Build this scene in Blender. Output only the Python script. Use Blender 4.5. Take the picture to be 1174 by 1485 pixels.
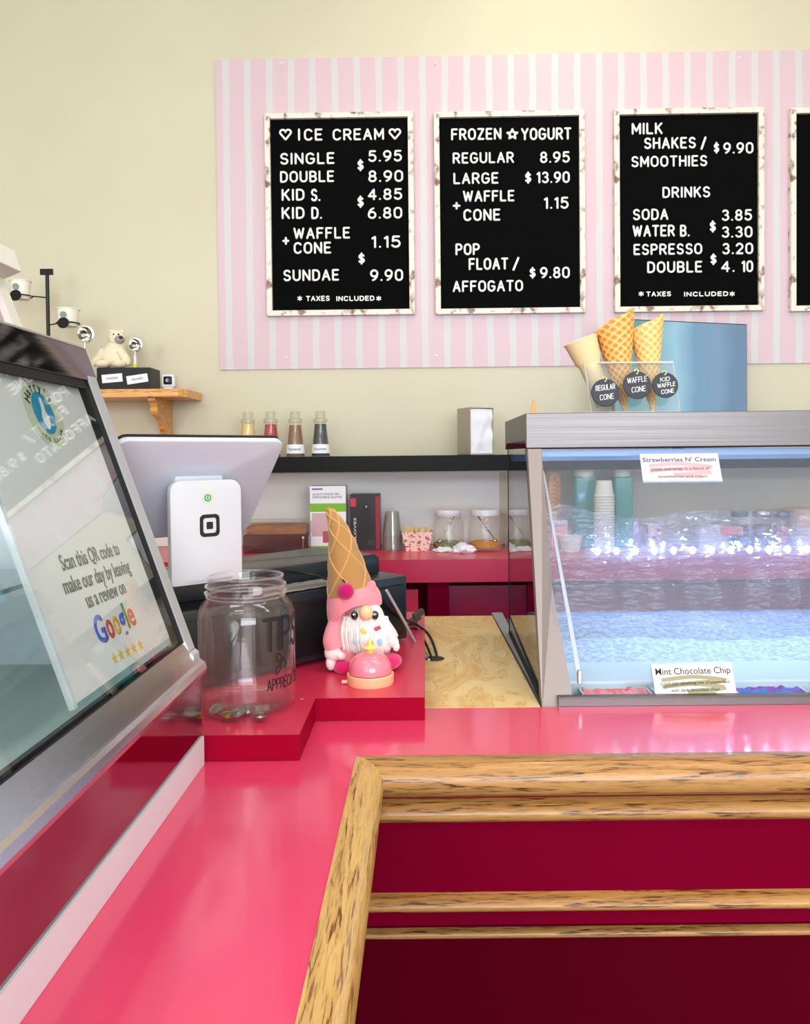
import bpy, bmesh, math, random
from math import sin, cos, pi, radians, atan2, sqrt
from mathutils import Vector, Matrix, Euler
random.seed(7)
for o in list(bpy.data.objects): bpy.data.objects.remove(o)
SC = bpy.context.scene
COL = SC.collection
E = 1.51                                  # eye height above the floor; z below is measured from the eye
# ------------------------------------------------------------------ camera
PW, PH, F = 1174, 1485, 1150.0
PITCH, ROLL = radians(1.2), radians(-0.58)
R = (Matrix.Rotation(pi/2 - PITCH, 3, 'X') @ Matrix.Rotation(ROLL, 3, 'Z'))
_v = R.transposed() @ Vector((0, 1, 0))
CX = 615 - F * _v.x / -_v.z
CY = 660 + F * _v.y / -_v.z
cam_d = bpy.data.cameras.new('camera'); cam = bpy.data.objects.new('camera', cam_d); COL.objects.link(cam)
cam.matrix_world = Matrix.Translation((0, 0, E)) @ R.to_4x4()
cam_d.sensor_fit = 'HORIZONTAL'; cam_d.sensor_width = 36; cam_d.lens = F * 36 / PW
cam_d.shift_x = (PW/2 - CX) / PW; cam_d.shift_y = (CY - PH/2) / PW
cam_d.clip_start = 0.02
SC.camera = cam
# ------------------------------------------------------------------ light and exposure
SC.view_settings.view_transform = 'Standard'; SC.view_settings.look = 'None'
SC.view_settings.gamma = 1; SC.view_settings.use_curve_mapping = False
SC.view_settings.exposure = 0.0
SC.cycles.max_bounces = 10; SC.cycles.transparent_max_bounces = 24
SC.cycles.glossy_bounces = 6; SC.cycles.diffuse_bounces = 4
SC.cycles.caustics_reflective = False; SC.cycles.caustics_refractive = False
SC.cycles.use_denoising = True; SC.cycles.sample_clamp_indirect = 4
world = bpy.data.worlds.new('daylight'); SC.world = world; world.use_nodes = True
bg = world.node_tree.nodes['Background']; bg.inputs[0].default_value = (.75, .87, 1, 1); bg.inputs[1].default_value = 2.2
def area(name, loc, rot, sx, sy, power, colr):
    l = bpy.data.lights.new(name, 'AREA'); l.shape = 'RECTANGLE'; l.size = sx; l.size_y = sy; l.energy = power; l.color = colr
    o = bpy.data.objects.new(name, l); COL.objects.link(o); o.location = (loc[0], loc[1], loc[2] + E); o.rotation_euler = rot
    return o
LAMPS = [(0.8, 0.95), (-1.2, 0.6), (-0.7, -0.9), (2.5, 0.6)]
CEIL = 2.15
for (lx, ly) in LAMPS:
    area('ceiling_tube_light', (lx, ly, CEIL - .09), (0, 0, 0), 1.1, .28, 9, (1, .93, .83))
area('ceiling_spotlight', (.55, 2.35, CEIL-.03), (radians(18), 0, 0), .14, .14, 6, (1, .86, .66))
area('window_daylight', (1.3, -3.3, .65), (pi/2, 0, 0), 3.2, 2.0, 165, (.93, .96, 1))
area('case_fill_light', (-.62, .65, .105), (0, radians(25), 0), .04, .85, 13, (.90, .95, 1))  # added, unseen lamp that brightens the sign and the case interior
area('window_daylight', (-2.0, -3.3, .65), (pi/2, 0, 0), 1.8, 2.0, 82, (.93, .96, 1))

def ray(px, py): return R @ Vector(((px - CX) / F, -(py - CY) / F, -1))
def W(px, py, d):
    r = ray(px, py); return r * (d / r.y)
def WZ(px, py, z):
    r = ray(px, py); return r * (z / r.z)
def WP(px, py, p0, n):
    r = ray(px, py); n = Vector(n); return r * (Vector(p0).dot(n) / r.dot(n))
# ------------------------------------------------------------------ materials
def lin(c):
    return tuple(((x/255)/12.92 if x <= 10 else (((x/255)+.055)/1.055)**2.4) for x in c) + (1,)
MATS = {}
def mat(name, rgb, rough=.5, metal=0, coat=0, spec=.5, emit=None, estr=0, alpha=1, trans=0, sheen=0, sss=0):
    if name in MATS: return MATS[name]
    m = bpy.data.materials.new(name); m.use_nodes = True; b = m.node_tree.nodes['Principled BSDF']; i = b.inputs
    i['Base Color'].default_value = lin(rgb); i['Roughness'].default_value = rough; i['Metallic'].default_value = metal
    i['Coat Weight'].default_value = coat; i['Coat Roughness'].default_value = .08; i['Specular IOR Level'].default_value = spec
    i['Sheen Weight'].default_value = sheen
    if emit: i['Emission Color'].default_value = lin(emit); i['Emission Strength'].default_value = estr
    MATS[name] = m; return m
def nodes(m): return m.node_tree.nodes, m.node_tree.links, m.node_tree.nodes['Principled BSDF']
def noise_col(m, c2, scale=(8, 8, 8), fac=(.4, .6), detail=4, bump=0, coord='Object', nscale=1, dist=.002):
    N, L, b = nodes(m)
    tc = N.new('ShaderNodeTexCoord'); mp = N.new('ShaderNodeMapping'); mp.inputs['Scale'].default_value = scale
    L.new(tc.outputs[coord], mp.inputs[0]); nz = N.new('ShaderNodeTexNoise'); nz.inputs['Scale'].default_value = nscale; nz.inputs['Detail'].default_value = detail
    L.new(mp.outputs[0], nz.inputs[0])
    if c2:
        rp = N.new('ShaderNodeValToRGB'); rp.color_ramp.elements[0].position = fac[0]; rp.color_ramp.elements[1].position = fac[1]
        rp.color_ramp.elements[0].color = b.inputs['Base Color'].default_value; rp.color_ramp.elements[1].color = lin(c2)
        L.new(nz.outputs['Fac'], rp.inputs[0]); L.new(rp.outputs[0], b.inputs['Base Color'])
    if bump:
        bp = N.new('ShaderNodeBump'); bp.inputs['Strength'].default_value = bump; bp.inputs['Distance'].default_value = dist
        L.new(nz.outputs['Fac'], bp.inputs['Height']); L.new(bp.outputs[0], b.inputs['Normal'])
    return m
def glass(name, tint=(250, 252, 252), refl=1.0, rough=.02, haze=0, hazec=(255, 255, 255), ior=1.5, bump=None):
    """clear sheet: straight-through transmission, Fresnel reflection, optional thin milky haze"""
    if name in MATS: return MATS[name]
    m = bpy.data.materials.new(name); m.use_nodes = True; N = m.node_tree.nodes; L = m.node_tree.links; N.clear()
    out = N.new('ShaderNodeOutputMaterial'); tr = N.new('ShaderNodeBsdfTransparent'); tr.inputs[0].default_value = lin(tint)
    gl = N.new('ShaderNodeBsdfGlossy'); gl.inputs['Roughness'].default_value = rough; gl.inputs[0].default_value = (1, 1, 1, 1)
    fr = N.new('ShaderNodeFresnel'); ge = N.new('ShaderNodeNewGeometry'); mi = N.new('ShaderNodeMix'); mi.inputs[2].default_value = ior; mi.inputs[3].default_value = 1/ior
    L.new(ge.outputs['Backfacing'], mi.inputs[0]); L.new(mi.outputs[0], fr.inputs[0])      # same sheet reflectance from either side
    mu = N.new('ShaderNodeMath'); mu.operation = 'MULTIPLY'; mu.inputs[1].default_value = refl; mu.use_clamp = True; L.new(fr.outputs[0], mu.inputs[0])
    mx = N.new('ShaderNodeMixShader'); L.new(mu.outputs[0], mx.inputs[0])
    base = tr
    if haze:
        df = N.new('ShaderNodeBsdfDiffuse'); df.inputs[0].default_value = lin(hazec); tl = N.new('ShaderNodeBsdfTranslucent'); tl.inputs[0].default_value = lin(hazec)
        a = N.new('ShaderNodeMixShader'); L.new(df.outputs[0], a.inputs[1]); L.new(tl.outputs[0], a.inputs[2])
        h = N.new('ShaderNodeMixShader'); h.inputs[0].default_value = haze; L.new(tr.outputs[0], h.inputs[1]); L.new(a.outputs[0], h.inputs[2]); base = h
    if bump:
        tc = N.new('ShaderNodeTexCoord'); mp = N.new('ShaderNodeMapping'); mp.inputs['Scale'].default_value = bump[0]; mp.inputs['Rotation'].default_value = bump[2]
        nz = N.new('ShaderNodeTexNoise'); nz.inputs['Scale'].default_value = 1; nz.inputs['Detail'].default_value = 3; L.new(tc.outputs['Object'], mp.inputs[0]); L.new(mp.outputs[0], nz.inputs[0])
        bp = N.new('ShaderNodeBump'); bp.inputs['Strength'].default_value = bump[1]; bp.inputs['Distance'].default_value = .01; L.new(nz.outputs['Fac'], bp.inputs['Height'])
        L.new(bp.outputs[0], gl.inputs['Normal']); L.new(bp.outputs[0], fr.inputs['Normal'])
    L.new(base.outputs[0], mx.inputs[1]); L.new(gl.outputs[0], mx.inputs[2]); L.new(mx.outputs[0], out.inputs[0])
    MATS[name] = m; return m

M_wall = noise_col(mat('cream_wall_paint', (210, 205, 182), .6), (205, 200, 176), (1.2, 1.2, 1.2), bump=.05)
M_ceil = mat('white_ceiling_paint', (238, 236, 230), .8)
M_floor = mat('grey_floor_tile', (150, 140, 132), .5)
M_pink = mat('pink_laminate', (226, 64, 106), .20, coat=.45)
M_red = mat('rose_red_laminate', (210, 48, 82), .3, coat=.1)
M_rededge = mat('red_laminate_shaded_side', (150, 0, 38), .5, spec=.06)  # platform sides: red darkened to paint in shade from overhead light
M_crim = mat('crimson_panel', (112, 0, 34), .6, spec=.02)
M_crim2 = mat('crimson_panel_shaded', (80, 0, 20), .6, spec=.02)  # crimson darkened to paint in the shade low on the customer side
def oak(name, c1, c2, c3):
    m = mat(name, c1, .38, coat=.15); N, L, b = nodes(m)
    tc = N.new('ShaderNodeTexCoord')
    mp = N.new('ShaderNodeMapping'); mp.inputs['Scale'].default_value = (2.0, 30, 30); L.new(tc.outputs['Object'], mp.inputs[0])
    n1 = N.new('ShaderNodeTexNoise'); n1.inputs['Scale'].default_value = 1; n1.inputs['Detail'].default_value = 2; L.new(mp.outputs[0], n1.inputs[0])
    m2 = N.new('ShaderNodeMath'); m2.operation = 'MULTIPLY'; m2.inputs[1].default_value = 6; L.new(n1.outputs[0], m2.inputs[0])
    fr = N.new('ShaderNodeMath'); fr.operation = 'FRACT'; L.new(m2.outputs[0], fr.inputs[0])
    mp2 = N.new('ShaderNodeMapping'); mp2.inputs['Scale'].default_value = (34, 420, 420); L.new(tc.outputs['Object'], mp2.inputs[0])
    n2 = N.new('ShaderNodeTexNoise'); n2.inputs['Scale'].default_value = 1; n2.inputs['Detail'].default_value = 3; L.new(mp2.outputs[0], n2.inputs[0])
    r1 = N.new('ShaderNodeValToRGB'); r1.color_ramp.elements[0].position = .05; r1.color_ramp.elements[0].color = lin(c2); r1.color_ramp.elements[1].position = .75; r1.color_ramp.elements[1].color = lin(c1); L.new(fr.outputs[0], r1.inputs[0])
    r2 = N.new('ShaderNodeValToRGB'); r2.color_ramp.elements[0].position = .39; r2.color_ramp.elements[0].color = lin(c3); r2.color_ramp.elements[1].position = .50; r2.color_ramp.elements[1].color = (1, 1, 1, 1); L.new(n2.outputs[0], r2.inputs[0])
    # pores sit mostly in the early-wood bands
    r3 = N.new('ShaderNodeValToRGB'); r3.color_ramp.elements[0].position = .1; r3.color_ramp.elements[0].color = (1, 1, 1, 1); r3.color_ramp.elements[1].position = .6; r3.color_ramp.elements[1].color = (.25, .25, .25, 1); L.new(fr.outputs[0], r3.inputs[0])
    mx = N.new('ShaderNodeMix'); mx.data_type = 'RGBA'; mx.blend_type = 'MULTIPLY'
    L.new(r3.outputs[0], mx.inputs[0]); L.new(r1.outputs[0], mx.inputs[6]); L.new(r2.outputs[0], mx.inputs[7]); L.new(mx.outputs[2], b.inputs['Base Color'])
    return m
M_oak = oak('golden_oak', (210, 170, 102), (192, 148, 84), (140, 104, 56))
M_oak2 = oak('golden_oak_shaded', (180, 132, 74), (156, 108, 56), (100, 70, 36))  # same oak as the side rail, front shade put into the colour
M_ply = mat('pale_plywood', (226, 192, 128), .45)
def ply(m):
    N, L, b = nodes(m); tc = N.new('ShaderNodeTexCoord'); mp = N.new('ShaderNodeMapping'); mp.inputs['Scale'].default_value = (6, 2.6, 4); L.new(tc.outputs['Object'], mp.inputs[0])
    nz = N.new('ShaderNodeTexNoise'); nz.inputs['Scale'].default_value = 1.6; nz.inputs['Detail'].default_value = 5; nz.inputs['Distortion'].default_value = 1.6; L.new(mp.outputs[0], nz.inputs[0])
    rp = N.new('ShaderNodeValToRGB'); e = rp.color_ramp.elements; e[0].position = .3; e[0].color = lin((206, 160, 96)); e[1].position = .62; e[1].color = lin((232, 204, 148))
    k = e.new(.47); k.color = lin((226, 192, 128)); k = e.new(.49); k.color = lin((206, 166, 102)); k = e.new(.51); k.color = lin((228, 196, 134))
    L.new(nz.outputs[0], rp.inputs[0]); L.new(rp.outputs[0], b.inputs['Base Color'])
ply(M_ply)
def brushed(name, rgb, rough, scale=(1, 1, 1), bump=.03):
    m = mat(name, rgb, rough, 1); N, L, b = nodes(m); tc = N.new('ShaderNodeTexCoord'); mp = N.new('ShaderNodeMapping'); mp.inputs['Scale'].default_value = scale; L.new(tc.outputs['Object'], mp.inputs[0])
    nz = N.new('ShaderNodeTexNoise'); nz.inputs['Scale'].default_value = 1; nz.inputs['Detail'].default_value = 3; L.new(mp.outputs[0], nz.inputs[0])
    bp = N.new('ShaderNodeBump'); bp.inputs['Strength'].default_value = bump; bp.inputs['Distance'].default_value = .001; L.new(nz.outputs[0], bp.inputs['Height']); L.new(bp.outputs[0], b.inputs['Normal'])
    mr = N.new('ShaderNodeMapRange'); mr.inputs[3].default_value = rough * .7; mr.inputs[4].default_value = rough * 1.3; L.new(nz.outputs[0], mr.inputs[0]); L.new(mr.outputs[0], b.inputs['Roughness'])
    return m
M_steel = brushed('brushed_steel', (112, 108, 109), .42, (2, 300, 300))
M_steelY = brushed('polished_steel_sill', (214, 208, 206), .24, (300, 2, 300), .015)
M_steelM = brushed('mirror_steel_panel', (158, 148, 152), .08, (2, 2, 3), .05)
M_darksteel = brushed('dark_brushed_steel', (104, 95, 97), .06, (300, 2, 300), .02)
M_chrome = mat('chrome', (200, 198, 192), .12, 1)
M_alu = mat('pale_aluminium', (196, 200, 204), .35, 1)
M_post = mat('satin_steel_post', (150, 141, 139), .5, .5)
M_white = mat('white_plastic', (214, 218, 226), .28, coat=.2)
M_whitepaint = mat('white_painted_wood', (240, 238, 232), .5)
M_whitetrim = mat('white_trim_strip', (218, 222, 230), .4)
M_paper = mat('white_paper', (236, 240, 248), .6)
M_black = mat('black_plastic', (15, 15, 17), .4, spec=.3)
M_blackM = mat('matte_black', (14, 14, 15), .5)
M_drawer = mat('charcoal_metal', (36, 41, 47), .34, .0, coat=.2)
M_felt = noise_col(mat('black_felt', (6, 7, 8), .95, spec=.08), None, (0, 0, 160), bump=.5)
M_letter = mat('white_letter_plastic', (240, 240, 238), .4)
M_frame = noise_col(mat('whitewashed_frame', (232, 224, 212), .6), (128, 98, 80), (30, 30, 30), (.55, .68), 6, bump=.3)
M_gasket = mat('black_rubber', (10, 10, 11), .8)
M_textgrey = mat('dark_grey_print', (70, 70, 74), .6)
M_case_glass = glass('case_glass', (250, 252, 251), 1.15, .004, ior=1.52)
M_side_glass = glass('side_glass', (196, 205, 205), 1.0, .01)
M_front_glass = glass('front_case_glass', (246, 248, 251), .9, .008, haze=.05, hazec=(205, 215, 235))
M_film = glass('crinkled_plastic_film', (236, 236, 248), 1.6, .12, haze=.10, hazec=(196, 210, 250), bump=((14, 70, 70), 1.0, (0, .6, 0)))
M_jar = glass('clear_jar_glass', (254, 254, 254), 1.0, .01, ior=1.42, haze=.012)
M_rim = glass('clear_jar_rim', (252, 253, 253), 1.3, .03, ior=1.5, haze=.10)
M_acr = glass('clear_acrylic', (246, 248, 250), 1.0, .02, haze=.05)
M_acredge = glass('acrylic_edge', (240, 246, 250), .8, .1, haze=.55)

# ------------------------------------------------------------------ mesh helpers
def BM(): return bmesh.new()
def xf(bm, vs, m):
    for v in vs: v.co = m @ v.co
def box(bm, c, s, rot=None, bev=0, seg=2):
    r = bmesh.ops.create_cube(bm, size=1); vs = r['verts']
    for v in vs: v.co = Vector((v.co.x * s[0], v.co.y * s[1], v.co.z * s[2]))
    if bev:
        es = list({e for v in vs for e in v.link_edges})
        q = bmesh.ops.bevel(bm, geom=es, offset=bev, segments=seg, profile=.5, affect='EDGES'); vs = list({v for f in q['faces'] for v in f.verts} | {v for v in vs if v.is_valid})
        vs = connected(vs)
    m = Matrix.Translation(c)
    if rot is not None: m = m @ (rot if isinstance(rot, Matrix) else Euler(rot).to_matrix()).to_4x4()
    xf(bm, vs, m); return vs
def connected(vs):
    seen = set(vs); st = list(vs)
    while st:
        v = st.pop()
        for e in v.link_edges:
            w = e.other_vert(v)
            if w not in seen: seen.add(w); st.append(w)
    return list(seen)
def bounds(bm, lo, hi, bev=0): return box(bm, [(a+b)/2 for a, b in zip(lo, hi)], [b-a for a, b in zip(lo, hi)], None, bev)
def prism(bm, poly, a, b, axis='z', bev=0):
    """extrude a 2-d polygon: axis z -> (x,y), axis y -> (x,z), axis x -> (y,z)"""
    def P(p, t): return {'z': (p[0], p[1], t), 'y': (p[0], t, p[1]), 'x': (t, p[0], p[1])}[axis]
    v0 = [bm.verts.new(P(p, a)) for p in poly]; v1 = [bm.verts.new(P(p, b)) for p in poly]; n = len(poly)
    fs = [bm.faces.new(v0), bm.faces.new(v1[::-1])]
    for i in range(n): fs.append(bm.faces.new((v0[i], v0[(i+1) % n], v1[(i+1) % n], v1[i])))
    bmesh.ops.recalc_face_normals(bm, faces=fs)
    if bev:
        es = list({e for f in fs for e in f.edges}); bmesh.ops.bevel(bm, geom=es, offset=bev, segments=2, profile=.5, affect='EDGES')
    return v0 + v1
def lathe(bm, prof, n=32, c=(0, 0, 0), m=None, caps=True):
    rings = []; vs = []
    for (r, z) in prof:
        if r < 1e-6: ring = [bm.verts.new((0, 0, z))]
        else: ring = [bm.verts.new((r*cos(2*pi*k/n), r*sin(2*pi*k/n), z)) for k in range(n)]
        rings.append(ring); vs += ring
    fs = []
    for a, b in zip(rings, rings[1:]):
        for k in range(n):
            k2 = (k+1) % n
            if len(a) == 1 and len(b) == 1: continue
            if len(a) == 1: fs.append(bm.faces.new((a[0], b[k2], b[k])))
            elif len(b) == 1: fs.append(bm.faces.new((a[k], a[k2], b[0])))
            else: fs.append(bm.faces.new((a[k], a[k2], b[k2], b[k])))
    if caps:
        if len(rings[0]) > 1: fs.append(bm.faces.new(rings[0][::-1]))
        if len(rings[-1]) > 1: fs.append(bm.faces.new(rings[-1]))
    mm = Matrix.Translation(c) @ (m.to_4x4() if m else Matrix.Identity(4)); xf(bm, vs, mm)
    return vs
def ball(bm, c, r, rot=None, u=20, v=12):
    q = bmesh.ops.create_uvsphere(bm, u_segments=u, v_segments=v, radius=1); r = (r, r, r) if not hasattr(r, '__len__') else r
    m = Matrix.Translation(c) @ ((Euler(rot).to_matrix().to_4x4()) if rot is not None else Matrix.Identity(4)) @ Matrix.Diagonal((r[0], r[1], r[2], 1))
    xf(bm, q['verts'], m); return q['verts']
def tube(bm, pts, r, n=8, closed=False, squash=None):
    pts = [Vector(p) for p in pts]; rs = r if hasattr(r, '__len__') else [r]*len(pts)
    N = len(pts); T = []
    for i in range(N):
        a = pts[i-1] if (i > 0 or closed) else pts[i]; b = pts[(i+1) % N] if (i < N-1 or closed) else pts[i]
        t = (b-a); T.append(t.normalized() if t.length > 1e-9 else Vector((0, 0, 1)))
    up = Vector((0, 0, 1)) if abs(T[0].z) < .9 else Vector((0, 1, 0)); rings = []
    x = T[0].cross(up).normalized()
    for i in range(N):
        x = (x - T[i]*x.dot(T[i]))
        if x.length < 1e-6: x = T[i].orthogonal()
        x.normalize(); y = T[i].cross(x)
        rings.append([bm.verts.new(pts[i] + (x*cos(2*pi*k/n) + y*sin(2*pi*k/n))*rs[i]) for k in range(n)])
    pr = list(zip(rings, rings[1:])) + ([(rings[-1], rings[0])] if closed else [])
    for a, b in pr:
        for k in range(n): bm.faces.new((a[k], a[(k+1) % n], b[(k+1) % n], b[k]))
    if not closed:
        bm.faces.new(rings[0][::-1]); bm.faces.new(rings[-1])
    return [v for q in rings for v in q]
def smooth_path(ps, k=8):
    ps = [Vector(p) for p in ps]; q = [ps[0]] + ps + [ps[-1]]; out = []
    for i in range(1, len(q)-2):
        for j in range(k):
            t = j/k; a, b, c, d = q[i-1], q[i], q[i+1], q[i+2]
            out.append(.5*((2*b) + (c-a)*t + (2*a-5*b+4*c-d)*t*t + (3*b-a-3*c+d)*t**3))
    out.append(ps[-1]); return out
# ------------------------------------------------------------------ objects
ORG = {}
def mesh_obj(name, bm, m, smooth=False):
    bmesh.ops.recalc_face_normals(bm, faces=bm.faces[:])
    me = bpy.data.meshes.new(name); bm.to_mesh(me); bm.free()
    for mm in (m if isinstance(m, (list, tuple)) else [m]): me.materials.append(mm)
    if smooth:
        for p in me.polygons: p.use_smooth = True
        try: me.set_sharp_from_angle(angle=radians(smooth if smooth is not True else 40))
        except Exception: pass
    o = bpy.data.objects.new(name, me); COL.objects.link(o); return o
def tag(o, label, cat, group=None):
    o['label'] = label; o['category'] = cat
    if group: o['group'] = group
    return o
def thing(name, label, cat, loc=(0, 0, 0), rot=(0, 0, 0), group=None):
    o = bpy.data.objects.new(name, None); COL.objects.link(o); o.empty_display_size = .02
    o.location = (loc[0], loc[1], loc[2] + E); o.rotation_euler = rot
    ORG[o.name] = Vector(loc); return tag(o, label, cat, group)
def part(name, bm, m, parent, smooth=False, eye=False, label=None):
    """a part in its thing's own coordinates (eye=True: given in room coordinates)"""
    if eye: xf(bm, bm.verts, Matrix.Translation(-ORG[parent.name]))
    o = mesh_obj(name, bm, m, smooth); o.parent = parent; ORG[o.name] = ORG.get(parent.name, Vector())
    if label: o['label'] = label
    return o
def solo(name, bm, m, label, cat, loc=(0, 0, 0), rot=(0, 0, 0), group=None, smooth=False):
    o = mesh_obj(name, bm, m, smooth); o.location = (loc[0], loc[1], loc[2] + E); o.rotation_euler = rot
    ORG[o.name] = Vector(loc); return tag(o, label, cat, group)
def struct(name, bm, m):
    o = mesh_obj(name, bm, m); o.location = (0, 0, E); o['kind'] = 'structure'; ORG[o.name] = Vector(); return o
def copy_tree(o, parent=None):
    c = o.copy(); COL.objects.link(c)
    if parent: c.parent = parent
    for ch in list(o.children): copy_tree(ch, c)
    return c
def dup(o, loc, rot=None, label=None, group=None):
    c = copy_tree(o); c.location = (loc[0], loc[1], loc[2] + E)
    if rot is not None: c.rotation_euler = rot
    if label: c['label'] = label
    if group: c['group'] = group
    return c
# ------------------------------------------------------------------ lettering: a round-ended single-stroke alphabet, and the built-in face for print
def A(cx, cy, rx, ry, a0, a1): return ('a', cx, cy, rx, ry, a0, a1)
G = {
 'A': (.66, [[(0, 0), (.33, 1), (.66, 0)], [(.12, .34), (.54, .34)]]),
 'B': (.58, [[(0, .52), (.3, .52), A(.3, .76, .25, .24, -90, 90), (0, 1), (0, 0), (.3, 0), A(.3, .26, .28, .26, -90, 90)]]),
 'C': (.62, [[A(.32, .68, .32, .32, 30, 180), A(.32, .32, .32, .32, 180, 330)]]),
 'D': (.6, [[(0, 0), (0, 1), (.25, 1), A(.25, .65, .35, .35, 90, 0), A(.25, .35, .35, .35, 0, -90), (0, 0)]]),
 'E': (.52, [[(.52, 1), (0, 1), (0, 0), (.52, 0)], [(0, .52), (.44, .52)]]),
 'F': (.52, [[(.52, 1), (0, 1), (0, 0)], [(0, .52), (.44, .52)]]),
 'G': (.66, [[A(.33, .67, .33, .33, 35, 180), A(.33, .33, .33, .33, 180, 360), (.66, .47), (.38, .47)]]),
 'H': (.6, [[(0, 0), (0, 1)], [(.6, 0), (.6, 1)], [(0, .52), (.6, .52)]]),
 'I': (.0, [[(0, 0), (0, 1)]]),
 'K': (.58, [[(0, 0), (0, 1)], [(.55, 1), (.03, .42)], [(.2, .6), (.58, 0)]]),
 'L': (.5, [[(0, 1), (0, 0), (.5, 0)]]),
 'M': (.74, [[(0, 0), (0, 1), (.37, .25), (.74, 1), (.74, 0)]]),
 'N': (.62, [[(0, 0), (0, 1), (.62, 0), (.62, 1)]]),
 'O': (.66, [[A(.33, .65, .33, .35, 0, 180), A(.33, .35, .33, .35, 180, 360), (.66, .65)]]),
 'P': (.58, [[(0, 0), (0, 1), (.3, 1), A(.3, .73, .28, .27, 90, -90), (0, .46)]]),
 'R': (.6, [[(0, 0), (0, 1), (.3, 1), A(.3, .74, .28, .26, 90, -90), (0, .48)], [(.3, .48), (.6, 0)]]),
 'S': (.58, [[A(.3, .75, .27, .25, 25, 270), A(.29, .25, .29, .25, 90, -155)]]),
 'T': (.6, [[(0, 1), (.6, 1)], [(.3, 1), (.3, 0)]]),
 'U': (.62, [[(0, 1), (0, .31), A(.31, .31, .31, .31, 180, 360), (.62, 1)]]),
 'W': (.9, [[(0, 1), (.22, 0), (.45, .9), (.68, 0), (.9, 1)]]),
 'X': (.62, [[(0, 0), (.62, 1)], [(0, 1), (.62, 0)]]),
 'Y': (.64, [[(0, 1), (.32, .48), (.64, 1)], [(.32, .48), (.32, 0)]]),
 'Z': (.56, [[(0, 1), (.56, 1), (0, 0), (.56, 0)]]),
 '0': (.58, [[A(.29, .7, .29, .3, 0, 180), A(.29, .3, .29, .3, 180, 360), (.58, .7)]]),
 '1': (.2, [[(0, .84), (.2, 1), (.2, 0)]]),
 '2': (.56, [[A(.28, .71, .28, .29, 165, -35), (0, 0), (.56, 0)]]),
 '3': (.56, [[A(.27, .76, .25, .24, 150, -90), A(.27, .27, .29, .27, 90, -150)]]),
 '4': (.6, [[(.45, 0), (.45, 1), (0, .3), (.6, .3)]]),
 '5': (.56, [[(.52, 1), (.08, 1), (.04, .54), A(.26, .32, .3, .32, 125, -150)]]),
 '6': (.58, [[A(.29, .31, .29, .31, 0, 360)], [A(.55, .35, .54, .65, 105, 175)]]),
 '8': (.56, [[A(.28, .76, .24, .24, 0, 360)], [A(.28, .26, .28, .26, 0, 360)]]),
 '9': (.58, [[A(.29, .69, .29, .31, 0, 360)], [A(.03, .65, .54, .65, -75, -5)]]),
 '$': (.54, [[A(.28, .69, .25, .19, 25, 270), A(.27, .31, .27, .19, 90, -155)], [(.27, 1.02), (.27, -.02)]]),
 '.': (.02, [[(0, .02), (.02, .02)]]),
 '+': (.5, [[(0, .5), (.5, .5)], [(.25, .25), (.25, .75)]]),
 '/': (.4, [[(0, -.02), (.4, 1.02)]]),
 '*': (.7, [[(.35, .05), (.35, .95)], [(0, .25), (.7, .75)], [(0, .75), (.7, .25)]]),
 '<': (1.0, [[(.5, 0), A(.25, .72, .25, .26, 205, 20), (.5, .72), A(.75, .72, .25, .26, 160, -25), (.5, 0)]]),
 '^': (1.0, [[(.5 + .5*(1 if k % 2 == 0 else .42)*sin(k*pi/5), .5 + .52*(1 if k % 2 == 0 else .42)*cos(k*pi/5)) for k in range(11)]]),
}
def strokes(txt, gap=.36):
    x = 0; out = []
    for ch in txt:
        if ch == ' ': x += .45; continue
        w, ss = G[ch]
        for s in ss:
            p = []
            for it in s:
                if it[0] == 'a':
                    _, cx, cy, rx, ry, a0, a1 = it; n = max(4, int(abs(a1-a0)/22))
                    p += [(x + cx + rx*cos(radians(a0 + (a1-a0)*k/n)), cy + ry*sin(radians(a0 + (a1-a0)*k/n))) for k in range(n+1)]
                else: p.append((x + it[0], it[1]))
            q = [p[0]]
            for z in p[1:]:
                if abs(z[0]-q[-1][0]) + abs(z[1]-q[-1][1]) > 1e-4: q.append(z)
            out.append(q)
        x += w + gap
    return out, x - gap
def ribbon(bm, pts, r, place, n=6, h=1.0):
    """flat-lying rounded stroke; place(u,v,w) maps to 3-d"""
    if len(pts) < 2: return
    closed = abs(pts[0][0]-pts[-1][0]) + abs(pts[0][1]-pts[-1][1]) < 1e-4 and len(pts) > 3
    if closed: pts = pts[:-1]
    V2 = [Vector(p) for p in pts]; m_ = len(V2); runs = []
    def sharp(i):
        p, q = V2[i]-V2[i-1], V2[(i+1) % m_]-V2[i]; return p.length > 0 and q.length > 0 and abs(p.angle(q)) > .75
    if closed:
        cs = [i for i in range(m_) if sharp(i)]
        if not cs: runs = [None]
        else:
            for a, b in zip(cs, cs[1:] + [cs[0] + m_]): runs.append([V2[i % m_] for i in range(a, b+1)])
    else:
        cs = [0] + [i for i in range(1, m_-1) if sharp(i)] + [m_-1]
        for a, b in zip(cs, cs[1:]): runs.append(V2[a:b+1])
    vs = []
    for run in runs:
        if run is None: vs += tube(bm, [(p.x, p.y, 0) for p in V2], r, n, True); continue
        vs += tube(bm, [(p.x, p.y, 0) for p in run], r, n)
        for p in (run[0], run[-1]): vs += ball(bm, (p.x, p.y, 0), r*.99, None, 8, 6)
    for v in vs: v.co = place(v.co.x, v.co.y, v.co.z * h)
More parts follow.
